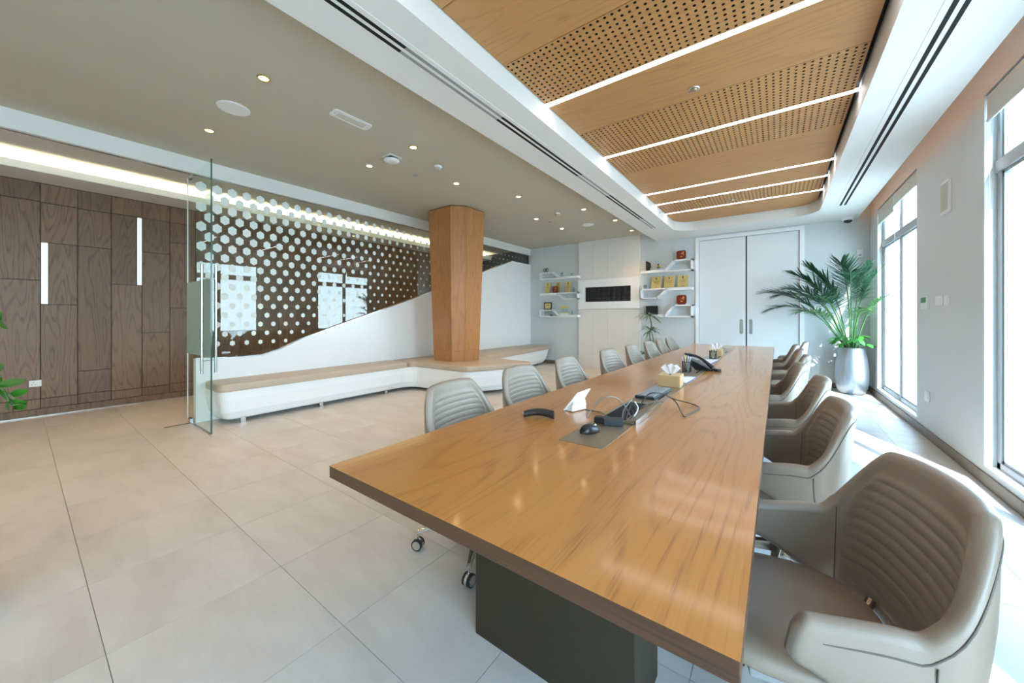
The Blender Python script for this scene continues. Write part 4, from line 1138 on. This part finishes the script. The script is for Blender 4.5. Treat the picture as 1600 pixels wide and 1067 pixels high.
# right group
zt = rz_[0] + .028 + HS
x = at(1013)
t = tag(empty('black_award', (x, YI, zt)), 'black crystal award with a curved edge at the left of the top right shelf', 'award')
MB().box(x - .05, x + .06, YI - .025, YI + .025, zt, zt + .015).build('base', M['blackp'], t)
MB().prism([(x - .05, zt + .015), (x + .03, zt + .015), (x + .06, zt + .10), (x + .05, zt + .17), (x, zt + .21), (x - .05, zt + .235)], lambda a, c, h: (a, h, c), YI - .014, YI + .014).build('blade', M['blackp'], t, bevel=.003)
MB().box(x - .03, x + .03, YI - .0155, YI - .014, zt + .15, zt + .155).box(x - .03, x + .035, YI - .0155, YI - .014, zt + .13, zt + .134).build('lettering', M['steel'], t)
x = at(1028.5)
t = tag(empty('crystal_award', (x, YI, zt)), 'tiny multicoloured crystal award on the top right shelf', 'award')
MB().box(x - .03, x + .03, YI - .02, YI + .02, zt, zt + .06).build('base', M['crystal'], t)
for (dx, dz, mm) in ((-.02, .09, 'orange'), (.02, .10, 'goldp'), (0, .125, 'navy'), (-.005, .075, 'red'), (.025, .07, 'leafb')):
    MB().lathe([(.003, -.02), (.02, -.01), (.02, .01), (.003, .02)], (x + dx, YI, zt + dz), 8).build('facet', M[mm], t)
redplate(at(1064.5), rz_[0] + .22 + HS, 0.19, 'upper square red brown award plate on the top right shelf')
zt = rz_[1] + HS
x = at(1008.5)
t = tag(empty('glass_cup', (x, YI, zt)), 'small clear glass cup with blue dots at the left of the middle right shelf', 'cup')
MB().lathe([(.035, 0), (.04, .10), (.037, .10), (.032, .006), (.001, .006)], (x, YI, zt), 20).build('bowl', M['crystal'], t)
MB().lathe([(.005, -.012), (.014, 0), (.005, .012)], (x - .02, YI - .036, zt + .06), 8).lathe([(.005, -.012), (.014, 0), (.005, .012)], (x + .018, YI - .036, zt + .06), 8).build('dots', M['navy'], t)
for u, nm in ((1025, 'leftmost'), (1045, 'middle'), (1066.5, 'rightmost')):
    plaque(at(u), zt, 0.21, 0.27, '%s of three bright gold plaques on the middle right shelf' % nm)
zt = rz_[2] + .028 + HS
x = at(1018)
t = tag(empty('award_case', (x, YI, zt)), 'open black presentation case behind the potted dracaena', 'case')
MB().box(x - .12, x + .14, YI - .01, YI + .03, zt, zt + .20).build('case', M['blackp'], t, bevel=.004)
MB().box(x - .15, x - .12, YI - .02, YI + .02, zt, zt + .19).build('spine', M['steel'], t)
redplate(at(1065), rz_[2] + .24 + HS, 0.20, 'lower square red brown award plate on the bottom right shelf')

# ================================================================== PLANTS
def strip_leaf(b, base, d, length, width, droop=0.3, n=4, fold=0.15, side=None):
    """blade with a spine: base point, direction, width"""
    d = Vector(d).normalized(); up = Vector((0, 0, 1))
    sd_ = side or d.cross(up)
    if sd_.length < 1e-3: sd_ = Vector((1, 0, 0))
    sd_.normalize(); nr = sd_.cross(d).normalized()
    vs = []
    for k in range(n + 1):
        q = k / n; p = Vector(base) + d * length * q - up * droop * length * q * q
        w_ = width * (math.sin(PI * min(1, q * 0.86 + 0.14)) ** 0.7) * (1 if k < n else 0.05)
        vs += [p - sd_ * w_ / 2 - nr * fold * w_, p, p + sd_ * w_ / 2 - nr * fold * w_]
    fs = []
    for k in range(n):
        a = 3 * k; fs += [(a, a + 1, a + 4, a + 3), (a + 1, a + 2, a + 5, a + 4)]
    b.add(vs, fs, True)
# palm in silver vase
VX, VY = 0.99, 8.18
vase = tag(empty('vase', (VX, VY, 0)), 'tall tapering silver vase on the floor in the far window corner', 'vase')
prof = [(0.13, 0.0), (0.165, 0.015), (0.195, 0.10), (0.212, 0.24), (0.212, 0.36), (0.20, 0.52), (0.178, 0.66), (0.165, 0.755), (0.158, 0.765), (0.150, 0.755), (0.150, 0.70)]
MB().lathe(prof, (VX, VY, 0), 48).build('body', M['silver'], vase)
MB().lathe([(0.15, 0.0), (0.1, 0.012), (0.002, 0.015)], (VX, VY, 0.701), 24).build('soil', M['soil'], vase)
palm = tag(empty('potted_palm', (VX, VY, 0.71)), 'tall dark green palm fanning out above the silver vase', 'palm')
rp = random.Random(11)
def frond(az, lean, pet, L_, droop, leafL, mat, nl=22, w=0.024, bare=0.0):
    a = math.radians(az); hd = Vector((math.cos(a), math.sin(a), 0)); up = Vector((0, 0, 1))
    P_ = []; p = Vector((VX + hd.x * 0.04, VY + hd.y * 0.04, 0.71)); th = math.radians(lean); tot = pet + L_; n = 26
    for k in range(n + 1):
        P_.append(p.copy()); q = k / n
        s = tot / n
        ang = th + math.radians(droop) * max(0, (q * tot - pet * 0.55) / (tot - pet * .55)) ** 1.3
        p = p + (hd * math.sin(ang) + up * math.cos(ang)) * s
    f = MB(); f.tube(P_, [0.011 * (1 - .75 * k / n) + .0015 for k in range(n + 1)], 6)
    st = f.build('frond', M['stem'], palm)
    lb = MB()
    side = hd.cross(up).normalized()
    for k in range(nl):
        q = (pet + L_ * (k + .5) / nl * .98) / tot * n; i = min(int(q), n - 1); fr_ = q - i
        p = P_[i].lerp(P_[i + 1], fr_); tg = (P_[i + 1] - P_[i]).normalized()
        kk = (k + .5) / nl; l = leafL * (0.55 + 0.6 * math.sin(PI * (kk * .8 + .12))) * (1 - .25 * kk)
        for s in (-1, 1):
            if rp.random() < bare: continue
            nrm = side.cross(tg).normalized()
            d = side * s * (1.0 - .55 * kk) + tg * (0.65 + .5 * kk) + nrm * rp.uniform(-.05, .28) + Vector((rp.uniform(-.06, .06), rp.uniform(-.06, .06), rp.uniform(-.05, .05)))
            d.normalize()
            end = p + d * l
            if end.y > YF - .03 or end.x > XW - .03: 
                l *= 0.45
                end = p + d * l
                if end.y > YF - .02 or end.x > XW - .02: continue
            strip_leaf(lb, p, d, l, w, rp.uniform(.05, .30), 4, .18)
    lb.build('leaflets', M[mat], st)
fr_list = [  # azimuth, lean, petiole, length, droop, leaflet length, material, pairs
    (182, 30, 0.80, 0.80, 62, 0.42, 'leafd', 32), (200, 16, 0.80, 0.78, 52, 0.44, 'leafd', 32), (236, 26, 0.75, 0.66, 78, 0.42, 'leafd', 30), (190, 9, 0.82, 0.72, 40, 0.44, 'leafd', 32),
    (262, 14, 0.80, 0.72, 60, 0.42, 'leafd', 32), (285, 7, 0.8, 0.72, 46, 0.44, 'leafd', 32), (173, 20, 0.86, 0.66, 92, 0.40, 'leafd', 30), (305, 20, 0.74, 0.62, 78, 0.36, 'leafl', 28),
    (222, 34, 0.62, 0.60, 74, 0.32, 'leafl', 26), (274, 26, 0.55, 0.50, 70, 0.28, 'leafl', 24), (196, 34, 0.72, 0.74, 84, 0.36, 'leafd', 30), (318, 5, .84, .70, 48, .42, 'leafd', 30),
    (246, 5, 0.82, 0.70, 36, 0.44, 'leafd', 32), (212, 24, 0.84, 0.70, 70, 0.42, 'leafd', 30)]
for fr_ in fr_list: frond(*fr_)
# small bright filler plant at vase mouth
und = tag(empty('vase_underplant', (VX, VY, 0.71)), 'bright green leafy plant at the foot of the palm in the silver vase', 'plant')
for k in range(15):
    a = 2 * PI * k / 15 + rp.uniform(-.2, .2); R_ = rp.uniform(.08, .25); zz = 0.82 + rp.uniform(0, .16)
    c = Vector((VX + math.cos(a) * .07, VY + math.sin(a) * .07, .71)); e = Vector((VX + math.cos(a) * R_, VY + math.sin(a) * R_, zz))
    if e.y > YF - .2: continue
    s = MB().tube([c, (c + e) / 2 + Vector((0, 0, .05)), e], .004, 5).build('stem', M['stem'], und)
    for j in range(3):
        lb = MB(); d = Vector((math.cos(a + (j - 1) * 0.9), math.sin(a + (j - .5) * 1.1), rp.uniform(-.3, .2)))
        strip_leaf(lb, e, d, rp.uniform(.12, .17), .065, .35, 5, .1); lb.build('leaf', M['leafb'], s)

# dracaena behind the left chairs
QX, QY = -2.22, 8.15
dr = tag(empty('potted_dracaena', (QX, QY, 0)), 'slim striped dracaena in a pot behind the far left chairs', 'plant')
MB().lathe([(.12, 0), (.13, .01), (.155, .30), (.15, .31), (.14, .30), (.135, .27), (.002, .275)], (QX, QY, 0), 32).build('pot', M['whitep'], dr)
pts_ = [(QX, QY, .27), (QX + .02, QY, .55), (QX - .03, QY, .85), (QX + .01, QY, 1.1), (QX - .03, QY, 1.28)]
MB().tube(pts_, .011, 8).build('cane', M['bark'], dr)
MB().tube([(QX + .03, QY, .27), (QX + .09, QY - .03, .6), (QX + .02, QY - .03, .95)], .009, 8).build('cane', M['bark'], dr)
for (bx_, by_, bz_, n, L_) in ((QX - .03, QY, 1.28, 22, .36), (QX + .02, QY - .03, .98, 18, .33), (QX, QY, .72, 8, .22), (QX - .12, QY - .02, .45, 14, .36)):
    for k in range(n):
        a = 2 * PI * k / n + rp.uniform(-.25, .25); e = rp.uniform(-.1, 1.2); lb = MB()
        if bz_ < .5: lb.tube([(QX, QY, .29), (bx_, by_, bz_)], .004, 4)
        l = L_ * rp.uniform(.8, 1.1)
        if math.sin(a) > .5: l *= .8
        strip_leaf(lb, (bx_, by_, bz_), (math.cos(a), math.sin(a), e), l, .045, .55, 6, .12)
        lb.build('leaf', M['leafv'] if bz_ > .5 else M['leafz'], dr)

# glossy leafed plant entering at the left edge
ZX, ZY = -2.62, 0.0
c0 = Vector((-2.80, -0.245, 0))
zz = tag(empty('floor_plant', (c0.x, c0.y, 0)), 'glossy green leafed plant cut off by the left edge of the photo', 'plant')
MB().lathe([(.15, 0), (.16, .01), (.19, .34), (.185, .35), (.17, .34), (.165, .31), (.002, .315)], (c0.x, c0.y, 0), 32).build('pot', M['whitep'], zz)
rz2 = random.Random(5)
def img_pt(u, v, d):
    r = (u - 800) / F * d
    return Vector((r * cs - d * sn, r * sn + d * cs, H - (v - 494) * d / F))
stems = [(3.55, [(-30, 700), (-38, 560), (-22, 500), (-2, 508)]), (3.5, [(-30, 700), (-32, 610), (-6, 614), (14, 620), (26, 645)]), (3.6, [(-30, 700), (-60, 600), (-60, 520), (-40, 450)]), (3.5, [(-30, 700), (-20, 600), (-12, 580), (-2, 572)])]
dep = 2.15
def leaf_at(p, tgt, w_, par, nn=6):
    lb = MB(); d = (tgt - p); strip_leaf(lb, p, d, d.length, w_, .06, nn, .10, side=(tgt - p).cross(Vector((-sn, cs, 0.35)).normalized()))
    lb.build('leaf', M['leafz'], par)
top = Vector((c0.x, c0.y, .32))
specs = [  # stem way points, leaves (base px, tip px)
    ([(-60, 640), (-35, 560), (-12, 500), (-4, 500)], [((-6, 498), (13, 512)), ((-16, 505), (-30, 480)), ((-6, 500), (2, 484)), ((-25, 530), (-50, 520))]),
    ([(-60, 660), (-30, 600), (-10, 575), (-3, 574)], [((-8, 577), (7, 566)), ((-12, 580), (-30, 560)), ((-8, 578), (4, 590))]),
    ([(-60, 690), (-30, 620), (-5, 602), (8, 612), (16, 628), (24, 636)], [((0, 602), (42, 590)), ((18, 617), (44, 608)), ((24, 632), (43, 626)), ((22, 637), (43, 631)), ((22, 637), (21, 650)), ((14, 624), (13, 640)), ((4, 608), (16, 626)), ((-2, 606), (2, 588)), ((8, 614), (24, 620)), ((-10, 606), (-20, 625)), ((-4, 600), (-12, 585)), ((15, 626), (30, 625)), ((-14, 608), (-2, 622))]),
    ([(-70, 640), (-60, 560), (-50, 480), (-40, 430)], [((-42, 440), (-20, 420)), ((-45, 455), (-70, 440)), ((-52, 500), (-30, 490))]),
]
for sp, lv in specs:
    P_ = [top] + [img_pt(u, v, dep) for u, v in sp]
    s = MB().tube(P_, .006, 6).build('stem', M['stem'], zz)
    for (a, c) in lv: leaf_at(img_pt(*a, dep), img_pt(*c, dep - rz2.uniform(-.03, .06)), rz2.uniform(.040, .055), s)

# ================================================================== ON THE TABLE
ZT_ = TZ + 0.0003
def tpt(u, v, z=TZ): x, y = onz(z, u, v); return Vector((x, y, z))
# black curved speaker bar
A_ = tpt(819, 652); B_ = tpt(865, 655)
mid = (A_ + B_) / 2; ax = (B_ - A_); L_ = ax.length; ax.normalize(); pr = Vector((-ax.y, ax.x, 0))
t = tag(empty('conference_device', (mid.x, mid.y, TZ)), 'black curved handheld device lying on the table near the white stand', 'device')
rings = []
n = 16
for k in range(n + 1):
    q = k / n; c = A_ + ax * L_ * q + Vector((0, 0, 0.019)) - pr * 0.012 * math.sin(PI * q) * -1
    R_ = 0.017 + .004 * q; c.z = TZ + R_ + 0.001 + 0.010 * math.sin(PI * q)
    rings.append([c + pr * R_ * math.cos(a) * 1.1 + Vector((0, 0, 1)) * R_ * math.sin(a) for a in [2 * PI * j / 14 for j in range(14)]])
MB().loft(rings).build('body', M['blackp'], t)
MB().cyl(B_ + Vector((0, 0, .018)), B_ + ax * .003 + Vector((0, 0, .018)), .017, 16).build('end_cap', M['navy'], t)
MB().cyl(A_ - ax * .004 + Vector((0, 0, .02)), A_ + Vector((0, 0, .02)), .010, 12).build('end_button', M['chrome'], t)
# white wedge stand
W0, W1, W2 = tpt(881, 642), tpt(914, 646), tpt(908, 643)
t = tag(empty('tablet_stand', (W0.x, W0.y, TZ)), 'white wedge shaped tablet stand seen from behind', 'stand')
ex = (W1 - W0); Lw = 0.125; ex = Vector((0.62, -0.785, 0)).normalized(); ex = (W1 - W0).normalized(); ey = Vector((-ex.y, ex.x, 0))
# slanted screen plate rises away from the viewer
p0 = W0; 
def wp(a, b_, z): return W0 + ex * a + ey * b_ + Vector((0, 0, z))
def lw(f, *a): return [f(*p) for p in a]
pl = MB(); top_l, top_r = img_pt(903, 614, 2.09), img_pt(923.5, 606.5, 2.16)
bl, br = W0 + Vector((0, 0, .002)), tpt(899, 645) + Vector((0, 0, .002))
br2 = W0 + (top_r - top_l) + Vector((0, 0, 0)); br2.z = TZ + .002
nrm = (top_l - bl).cross(br2 - bl).normalized(); off = nrm * .008
c4 = [bl, br2 + (br2 - bl) * .15, top_r + (top_r - top_l) * .0, top_l]
pl.add([p for p in c4] + [p + off for p in c4], [(0, 1, 2, 3), (7, 6, 5, 4), (0, 4, 5, 1), (1, 5, 6, 2), (2, 6, 7, 3), (3, 7, 4, 0)])
pl.build('screen_plate', M['whitep'], t, bevel=.003)
midp = (top_l + bl) / 2; midq = (top_r + c4[1]) / 2
vw = Vector((0.27, -0.10, 0)).normalized()
ft = [bl + (c4[1] - bl) * .1, c4[1], c4[1] + vw * .055, bl + (c4[1] - bl) * .1 + vw * .055]
tp = [bl + (c4[1] - bl) * .1 + (top_l - bl) * .55, c4[1] + (top_r - c4[1]) * .50, c4[1] + vw * .050 + Vector((0, 0, .035)), bl + (c4[1] - bl) * .1 + vw * .05 + Vector((0, 0, .03))]
MB().add(ft + tp, [(0, 1, 2, 3), (7, 6, 5, 4), (0, 4, 5, 1), (1, 5, 6, 2), (2, 6, 7, 3), (3, 7, 4, 0)]).build('foot', M['whitep'], t, bevel=.006, seg=3)
# mouse
mc = tpt(921.5, 675)
t = tag(empty('computer_mouse', (mc.x, mc.y, TZ)), 'black computer mouse on the bronze table plate', 'mouse')
md = Vector((0.35, 0.94, 0)).normalized(); mp = Vector((-md.y, md.x, 0))
rings = []
for k in range(13):
    q = -1 + 2 * k / 12; wq = 0.031 * max(0.05, (1 - abs(q) ** 2.6)) ** 0.5; hq = 0.036 * max(0.03, (1 - abs(q) ** 2.4)) ** 0.6 * (1 - .22 * q)
    c = mc + md * 0.054 * q
    rings.append([c + mp * wq * math.cos(a) + Vector((0, 0, 0.0022 + hq * max(0, math.sin(a)) ** .8)) for a in [PI * j / 12 for j in range(13)]])
MB().loft(rings).build('body', M['blackp'], t)
MB().cyl(mc + md * .03 - mp * .004 + Vector((0, 0, .024)), mc + md * .03 + mp * .004 + Vector((0, 0, .024)), .010, 14).build('scroll_wheel', M['steel'], t)
# adaptors
def obox(name, c, d, hl, hw_, h, mat, lab, cat, parent=None, z=None, bev=.004):
    d = Vector(d).normalized(); p = Vector((-d.y, d.x, 0)); z = TZ + .0018 if z is None else z
    b = MB(); q = [c + d * a * hl + p * e * hw_ for a, e in ((-1, -1), (1, -1), (1, 1), (-1, 1))]
    b.add([(v.x, v.y, z) for v in q] + [(v.x, v.y, z + h) for v in q], [(0, 3, 2, 1), (4, 5, 6, 7), (0, 1, 5, 4), (1, 2, 6, 5), (2, 3, 7, 6), (3, 0, 4, 7)])
    if parent: return b.build(name, mat, parent, bevel=bev)
    return tag(b.build(name, mat, origin=(c.x, c.y, z), bevel=bev), lab, cat)
obox('power_adaptor', tpt(941, 661), (1, .25, 0), .038, .020, .030, M['blackp'], 'black power adaptor lying at the back of the pair near the cable well', 'adaptor')
obox('power_adaptor', tpt(958, 664), (1, .45, 0), .046, .024, .032, M['navy'], 'larger dark power adaptor in front at the cable well', 'adaptor')
# cables
def cable(uvh, r, mat, lab, name='cable', sub=8):
    P_ = []
    K = [tpt(u, v) if h is None else None for u, v, h in uvh]
    pts_ = []
    for (u, v, h) in uvh:
        x, y = onz(TZ + h, u, v); pts_.append(Vector((x, y, TZ + h)))
    for i in range(len(pts_) - 1):
        a0_ = pts_[max(i - 1, 0)]; a_, b_ = pts_[i], pts_[i + 1]; c_ = pts_[min(i + 2, len(pts_) - 1)]
        for k in range(sub):
            q = k / sub
            P_.append(0.5 * ((2 * a_) + (-a0_ + b_) * q + (2 * a0_ - 5 * a_ + 4 * b_ - c_) * q * q + (-a0_ + 3 * a_ - 3 * b_ + c_) * q ** 3))
    P_.append(pts_[-1])
    o0 = P_[0]
    return tag(MB().tube(P_, r, 8).build(name, mat, origin=(o0.x, o0.y, TZ)), lab, 'cable')
cable([(998, 641, .01), (1003, 630, .05), (1012, 617, .09), (1024, 613.5, .10), (1040, 617, .08), (1056, 628, .04), (1068, 650, .008), (1076, 647, .006), (1090, 640, .006), (1092, 636, .006), (1078, 630, .008), (1055, 624, .03), (1040, 617, .05)], .0032, M['blackp'], 'black cable looping from the well out over the table right')
cable([(985, 650, .01), (975, 632, .05), (962, 621, .10), (950, 620, .11), (938, 624, .09), (930, 634, .05), (923, 642, .01), (917, 652, .005)], .0028, M['greyp'], 'pale grey cable arching from the well towards the white stand')
cable([(914, 640, .012), (925, 642, .006), (938, 644, .006), (948, 650, .02), (956, 656, .033)], .0028, M['blackp'], 'short black cable from the white stand to the adaptors')
cable([(996, 640, .01), (1006, 634, .02), (1020, 630, .012), (1036, 628, .006)], .0032, M['blackp'], 'short black cable running from the well to the keyboard')
cable([(972, 655, .006), (975, 640, .03), (984, 628, .06), (987, 624, .07)], .003, M['greyp'], 'grey cable with a plug standing up out of the well')
cable([(973, 660, .006), (976, 646, .03), (980, 636, .04), (990, 646, .02), (984, 655, .01)], .0035, M['blackp'], 'tangled black cable bunched in the well, left coil')
cable([(988, 650, .006), (994, 640, .04), (988, 630, .055), (982, 642, .03), (978, 655, .01)], .0035, M['navy'], 'tangled dark blue cable bunched in the well, right coil')
cable([(990, 652, .008), (997, 638, .03), (992, 628, .055)], .0035, M['whitep'], 'short white cable poking out of the well')
pc = tpt(986, 622, TZ + .06)
# keyboard
kc = tpt(1022, 616); kd = Vector((0.05, 1, 0)).normalized(); kp = Vector((kd.y, -kd.x, 0))
t = tag(empty('keyboard', (kc.x, kc.y, TZ)), 'dark grey computer keyboard lying lengthwise on the bronze plate', 'keyboard')
obox('base', kc, kd, .19, .062, .016, M['navy'], '', '', parent=t)
for i in range(15):
    for j in range(5):
        c = kc + kd * (-.168 + i * .024) + kp * (-.045 + j * .0225)
        obox('key', c, kd, .0098, .0090, .006, M['greyp'], '', '', parent=t, z=TZ + .0175, bev=0)
# tissue boxes
def tissue_box(c, lab, d=(1, .05, 0), hl=.062, hw_=.085, h=.085):
    d = Vector(d).normalized(); p = Vector((-d.y, d.x, 0))
    t = tag(empty('tissue_box', (c.x, c.y, TZ)), lab, 'tissue box')
    obox('box', c, d, hl, hw_, h, M['bamboo'], '', '', parent=t, z=TZ + .0018, bev=.002)
    z = TZ + h + .002
    obox('opening', c, p, .045, .006, .001, M['slot'], '', '', parent=t, z=z, bev=0)
    b = MB(); n = 16
    for (ph_, dd_) in ((0.0, -.012), (1.3, .004), (2.2, .016)):
        vs = []; fs = []
        for i in range(n + 1):
            q = -1 + 2 * i / n
            for jx in range(6):
                t_ = jx / 5; wd = .012 + .056 * t_ ** .7
                hh = .076 * t_ * (1 - .28 * q * q) * (1 + .10 * math.sin(9 * q + ph_))
                dp = dd_ * t_ * 1.6 + .010 * t_ * math.sin(8 * q + ph_ * 2)
                v = d * q * wd + p * dp
                vs.append((c.x + v.x, c.y + v.y, z + hh - .002))
        for i in range(n):
            for jx in range(5):
                a_ = i * 6 + jx; fs.append((a_, a_ + 1, a_ + 7, a_ + 6))
        b.add(vs, fs, True)
    b.build('tissue', M['tissue'], t)
tissue_box(tpt(1048, 602), 'light wooden tissue box in the middle of the table by the keyboard', hl=.078)
tissue_box(Vector((-0.66, 5.60, TZ)), 'light wooden tissue box at the far end of the table', hl=.06)
# papers
for (uv, lab, grp) in (([(1068, 589), (1088, 590), (1073, 599), (1056, 597)], 'white note sheet with a blue edge behind the near tissue box', None),
                       ([(1100, 562), (1124, 562.5), (1110, 569), (1092, 567.5)], 'white note sheet beside the black desk phone', None)):
    P_ = [tpt(*q) for q in uv]
    z = TZ + .0022
    t = tag(empty('note_pad', (P_[0].x, P_[0].y, TZ)), lab, 'paper')
    MB().prism([(p.x, p.y) for p in P_], lambda x, y, h: (x, y, h), z, z + .004).build('sheets', M['paper'], t)
    a_, c_ = P_[1], P_[2]; e_ = Vector((.002, 0, 0))
    MB().prism([(a_.x, a_.y), (c_.x, c_.y), (c_.x + .003, c_.y), (a_.x + .003, a_.y)], lambda x, y, h: (x, y, h), z, z + .004).build('binding', M['blue'], t)
# pen cups
def pen_cup(c, lab, R_=.040, h=.10):
    t = tag(empty('pen_cup', (c.x, c.y, TZ)), lab, 'pen cup')
    b = MB(); n = 28
    z0 = TZ + .0018
    for k in range(n):
        a = 2 * PI * k / n; a2 = 2 * PI * (k + 3) / n; a3 = 2 * PI * (k - 3) / n
        for q in (a2, a3): b.tube([(c.x + R_ * math.cos(a), c.y + R_ * math.sin(a), z0), (c.x + R_ * math.cos((a + q) / 2), c.y + R_ * math.sin((a + q) / 2), z0 + h / 2), (c.x + R_ * math.cos(q), c.y + R_ * math.sin(q), z0 + h)], .0012, 3, False)
    b.build('mesh_wall', M['mesh'], t)
    MB().lathe([(R_ - .001, 0), (R_ + .001, 0), (R_ + .001, .004), (R_ - .001, .004)], (c.x, c.y, z0), 24).lathe([(R_ + .002, h - .005), (R_ + .002, h), (R_ - .002, h), (R_ - .002, h - .005)], (c.x, c.y, z0), 24, cap=False).build('rim', M['mesh'], t)
    return z0
def pens(c, z0, n, lab, where):
    mats = ['whitep', 'whitep', 'goldp', 'whitep', 'navy', 'steel', 'greyp']
    nm = ['white', 'white', 'yellow', 'white', 'dark blue', 'silver', 'grey']
    for k in range(n):
        a = 2 * PI * k / n + .4; q = Vector((math.cos(a), math.sin(a), 0))
        p0 = c + q * .008; p0.z = z0 + .006; p1 = c + q * .034; p1.z = z0 + .135 + .008 * (k % 3)
        tag(MB().cyl(p0, p1, .0038, 8).cyl(p1, p1 + (p1 - p0).normalized() * .008, .0038, 8, .001).build('pen', M[mats[k]], origin=(p0.x, p0.y, p0.z)), '%s pen standing in the %s mesh cup' % (nm[k], where), 'pen', 'pens in the %s mesh cup' % where)
c = tpt(1073, 581); z0 = pen_cup(c, 'black wire mesh pen cup beside the desk phone'); pens(c, z0, 7, '', 'near')
c = tpt(1114, 560.5); c.z = TZ; z0 = pen_cup(c, 'black wire mesh pen cup at the far end by the second tissue box'); pens(c, z0, 4, '', 'far')
# desk phone
pc = tpt(1094, 577)
ph = tag(empty('desk_phone', (pc.x, pc.y, TZ)), 'black desk telephone with handset tilted on the table', 'telephone')
d = Vector((1, -.12, 0)).normalized(); p = Vector((-d.y, d.x, 0))
def PW(a, b_, z): return pc + d * a + p * b_ + Vector((0, 0, z))
b = MB(); sec = [(-.10, .115), (.115, .02), (.115, .004), (-.02, .004), (-.115, .095)]
b.add([PW(a, -.09, z) for a, z in sec] + [PW(a, .09, z) for a, z in sec], [(0, 1, 2, 3, 4), (9, 8, 7, 6, 5)] + [(i, (i + 1) % 5, 5 + (i + 1) % 5, 5 + i) for i in range(5)])
b.build('body', M['blackp'], ph, bevel=.004)
b = MB(); b.add([PW(-.10, .0, .118), PW(-.03, .0, .087), PW(-.03, .075, .087), PW(-.10, .075, .118)], [(0, 1, 2, 3)]).build('display', M['greyp'], ph)
k_ = MB()
for i in range(4):
    for j in range(3):
        a = -.01 + i * .028; zz = .115 - (a + .10) / .215 * .095 + .001; bb_ = .005 + j * .026
        k_.add([PW(a, bb_, zz), PW(a + .018, bb_, zz - .008), PW(a + .018, bb_ + .018, zz - .008), PW(a, bb_ + .018, zz)], [(0, 1, 2, 3)])
k_.build('keypad', M['greyp'], ph)
hs = []
for q in range(11):
    w_ = q / 10; a = -.125 + .25 * w_; z = .140 - .108 * w_ + .040 * math.sin(PI * w_); hs.append(PW(a, -.055, z))
MB().tube(hs, [.021 - .008 * math.sin(PI * q / 10) for q in range(11)], 10).build('handset', M['blackp'], ph)
MB().cyl(PW(.10, -.06, .016), PW(.17, -.05, .016), .013, 12).cyl(PW(.17, -.05, .002), PW(.17, -.05, .028), .028, 18).build('handset_rest', M['blackp'], ph)

# ================================================================== OUTSIDE
struct(MB().box(-60, 160, -120, 120, -4.3, -4.2).build('ground', M['ground']))
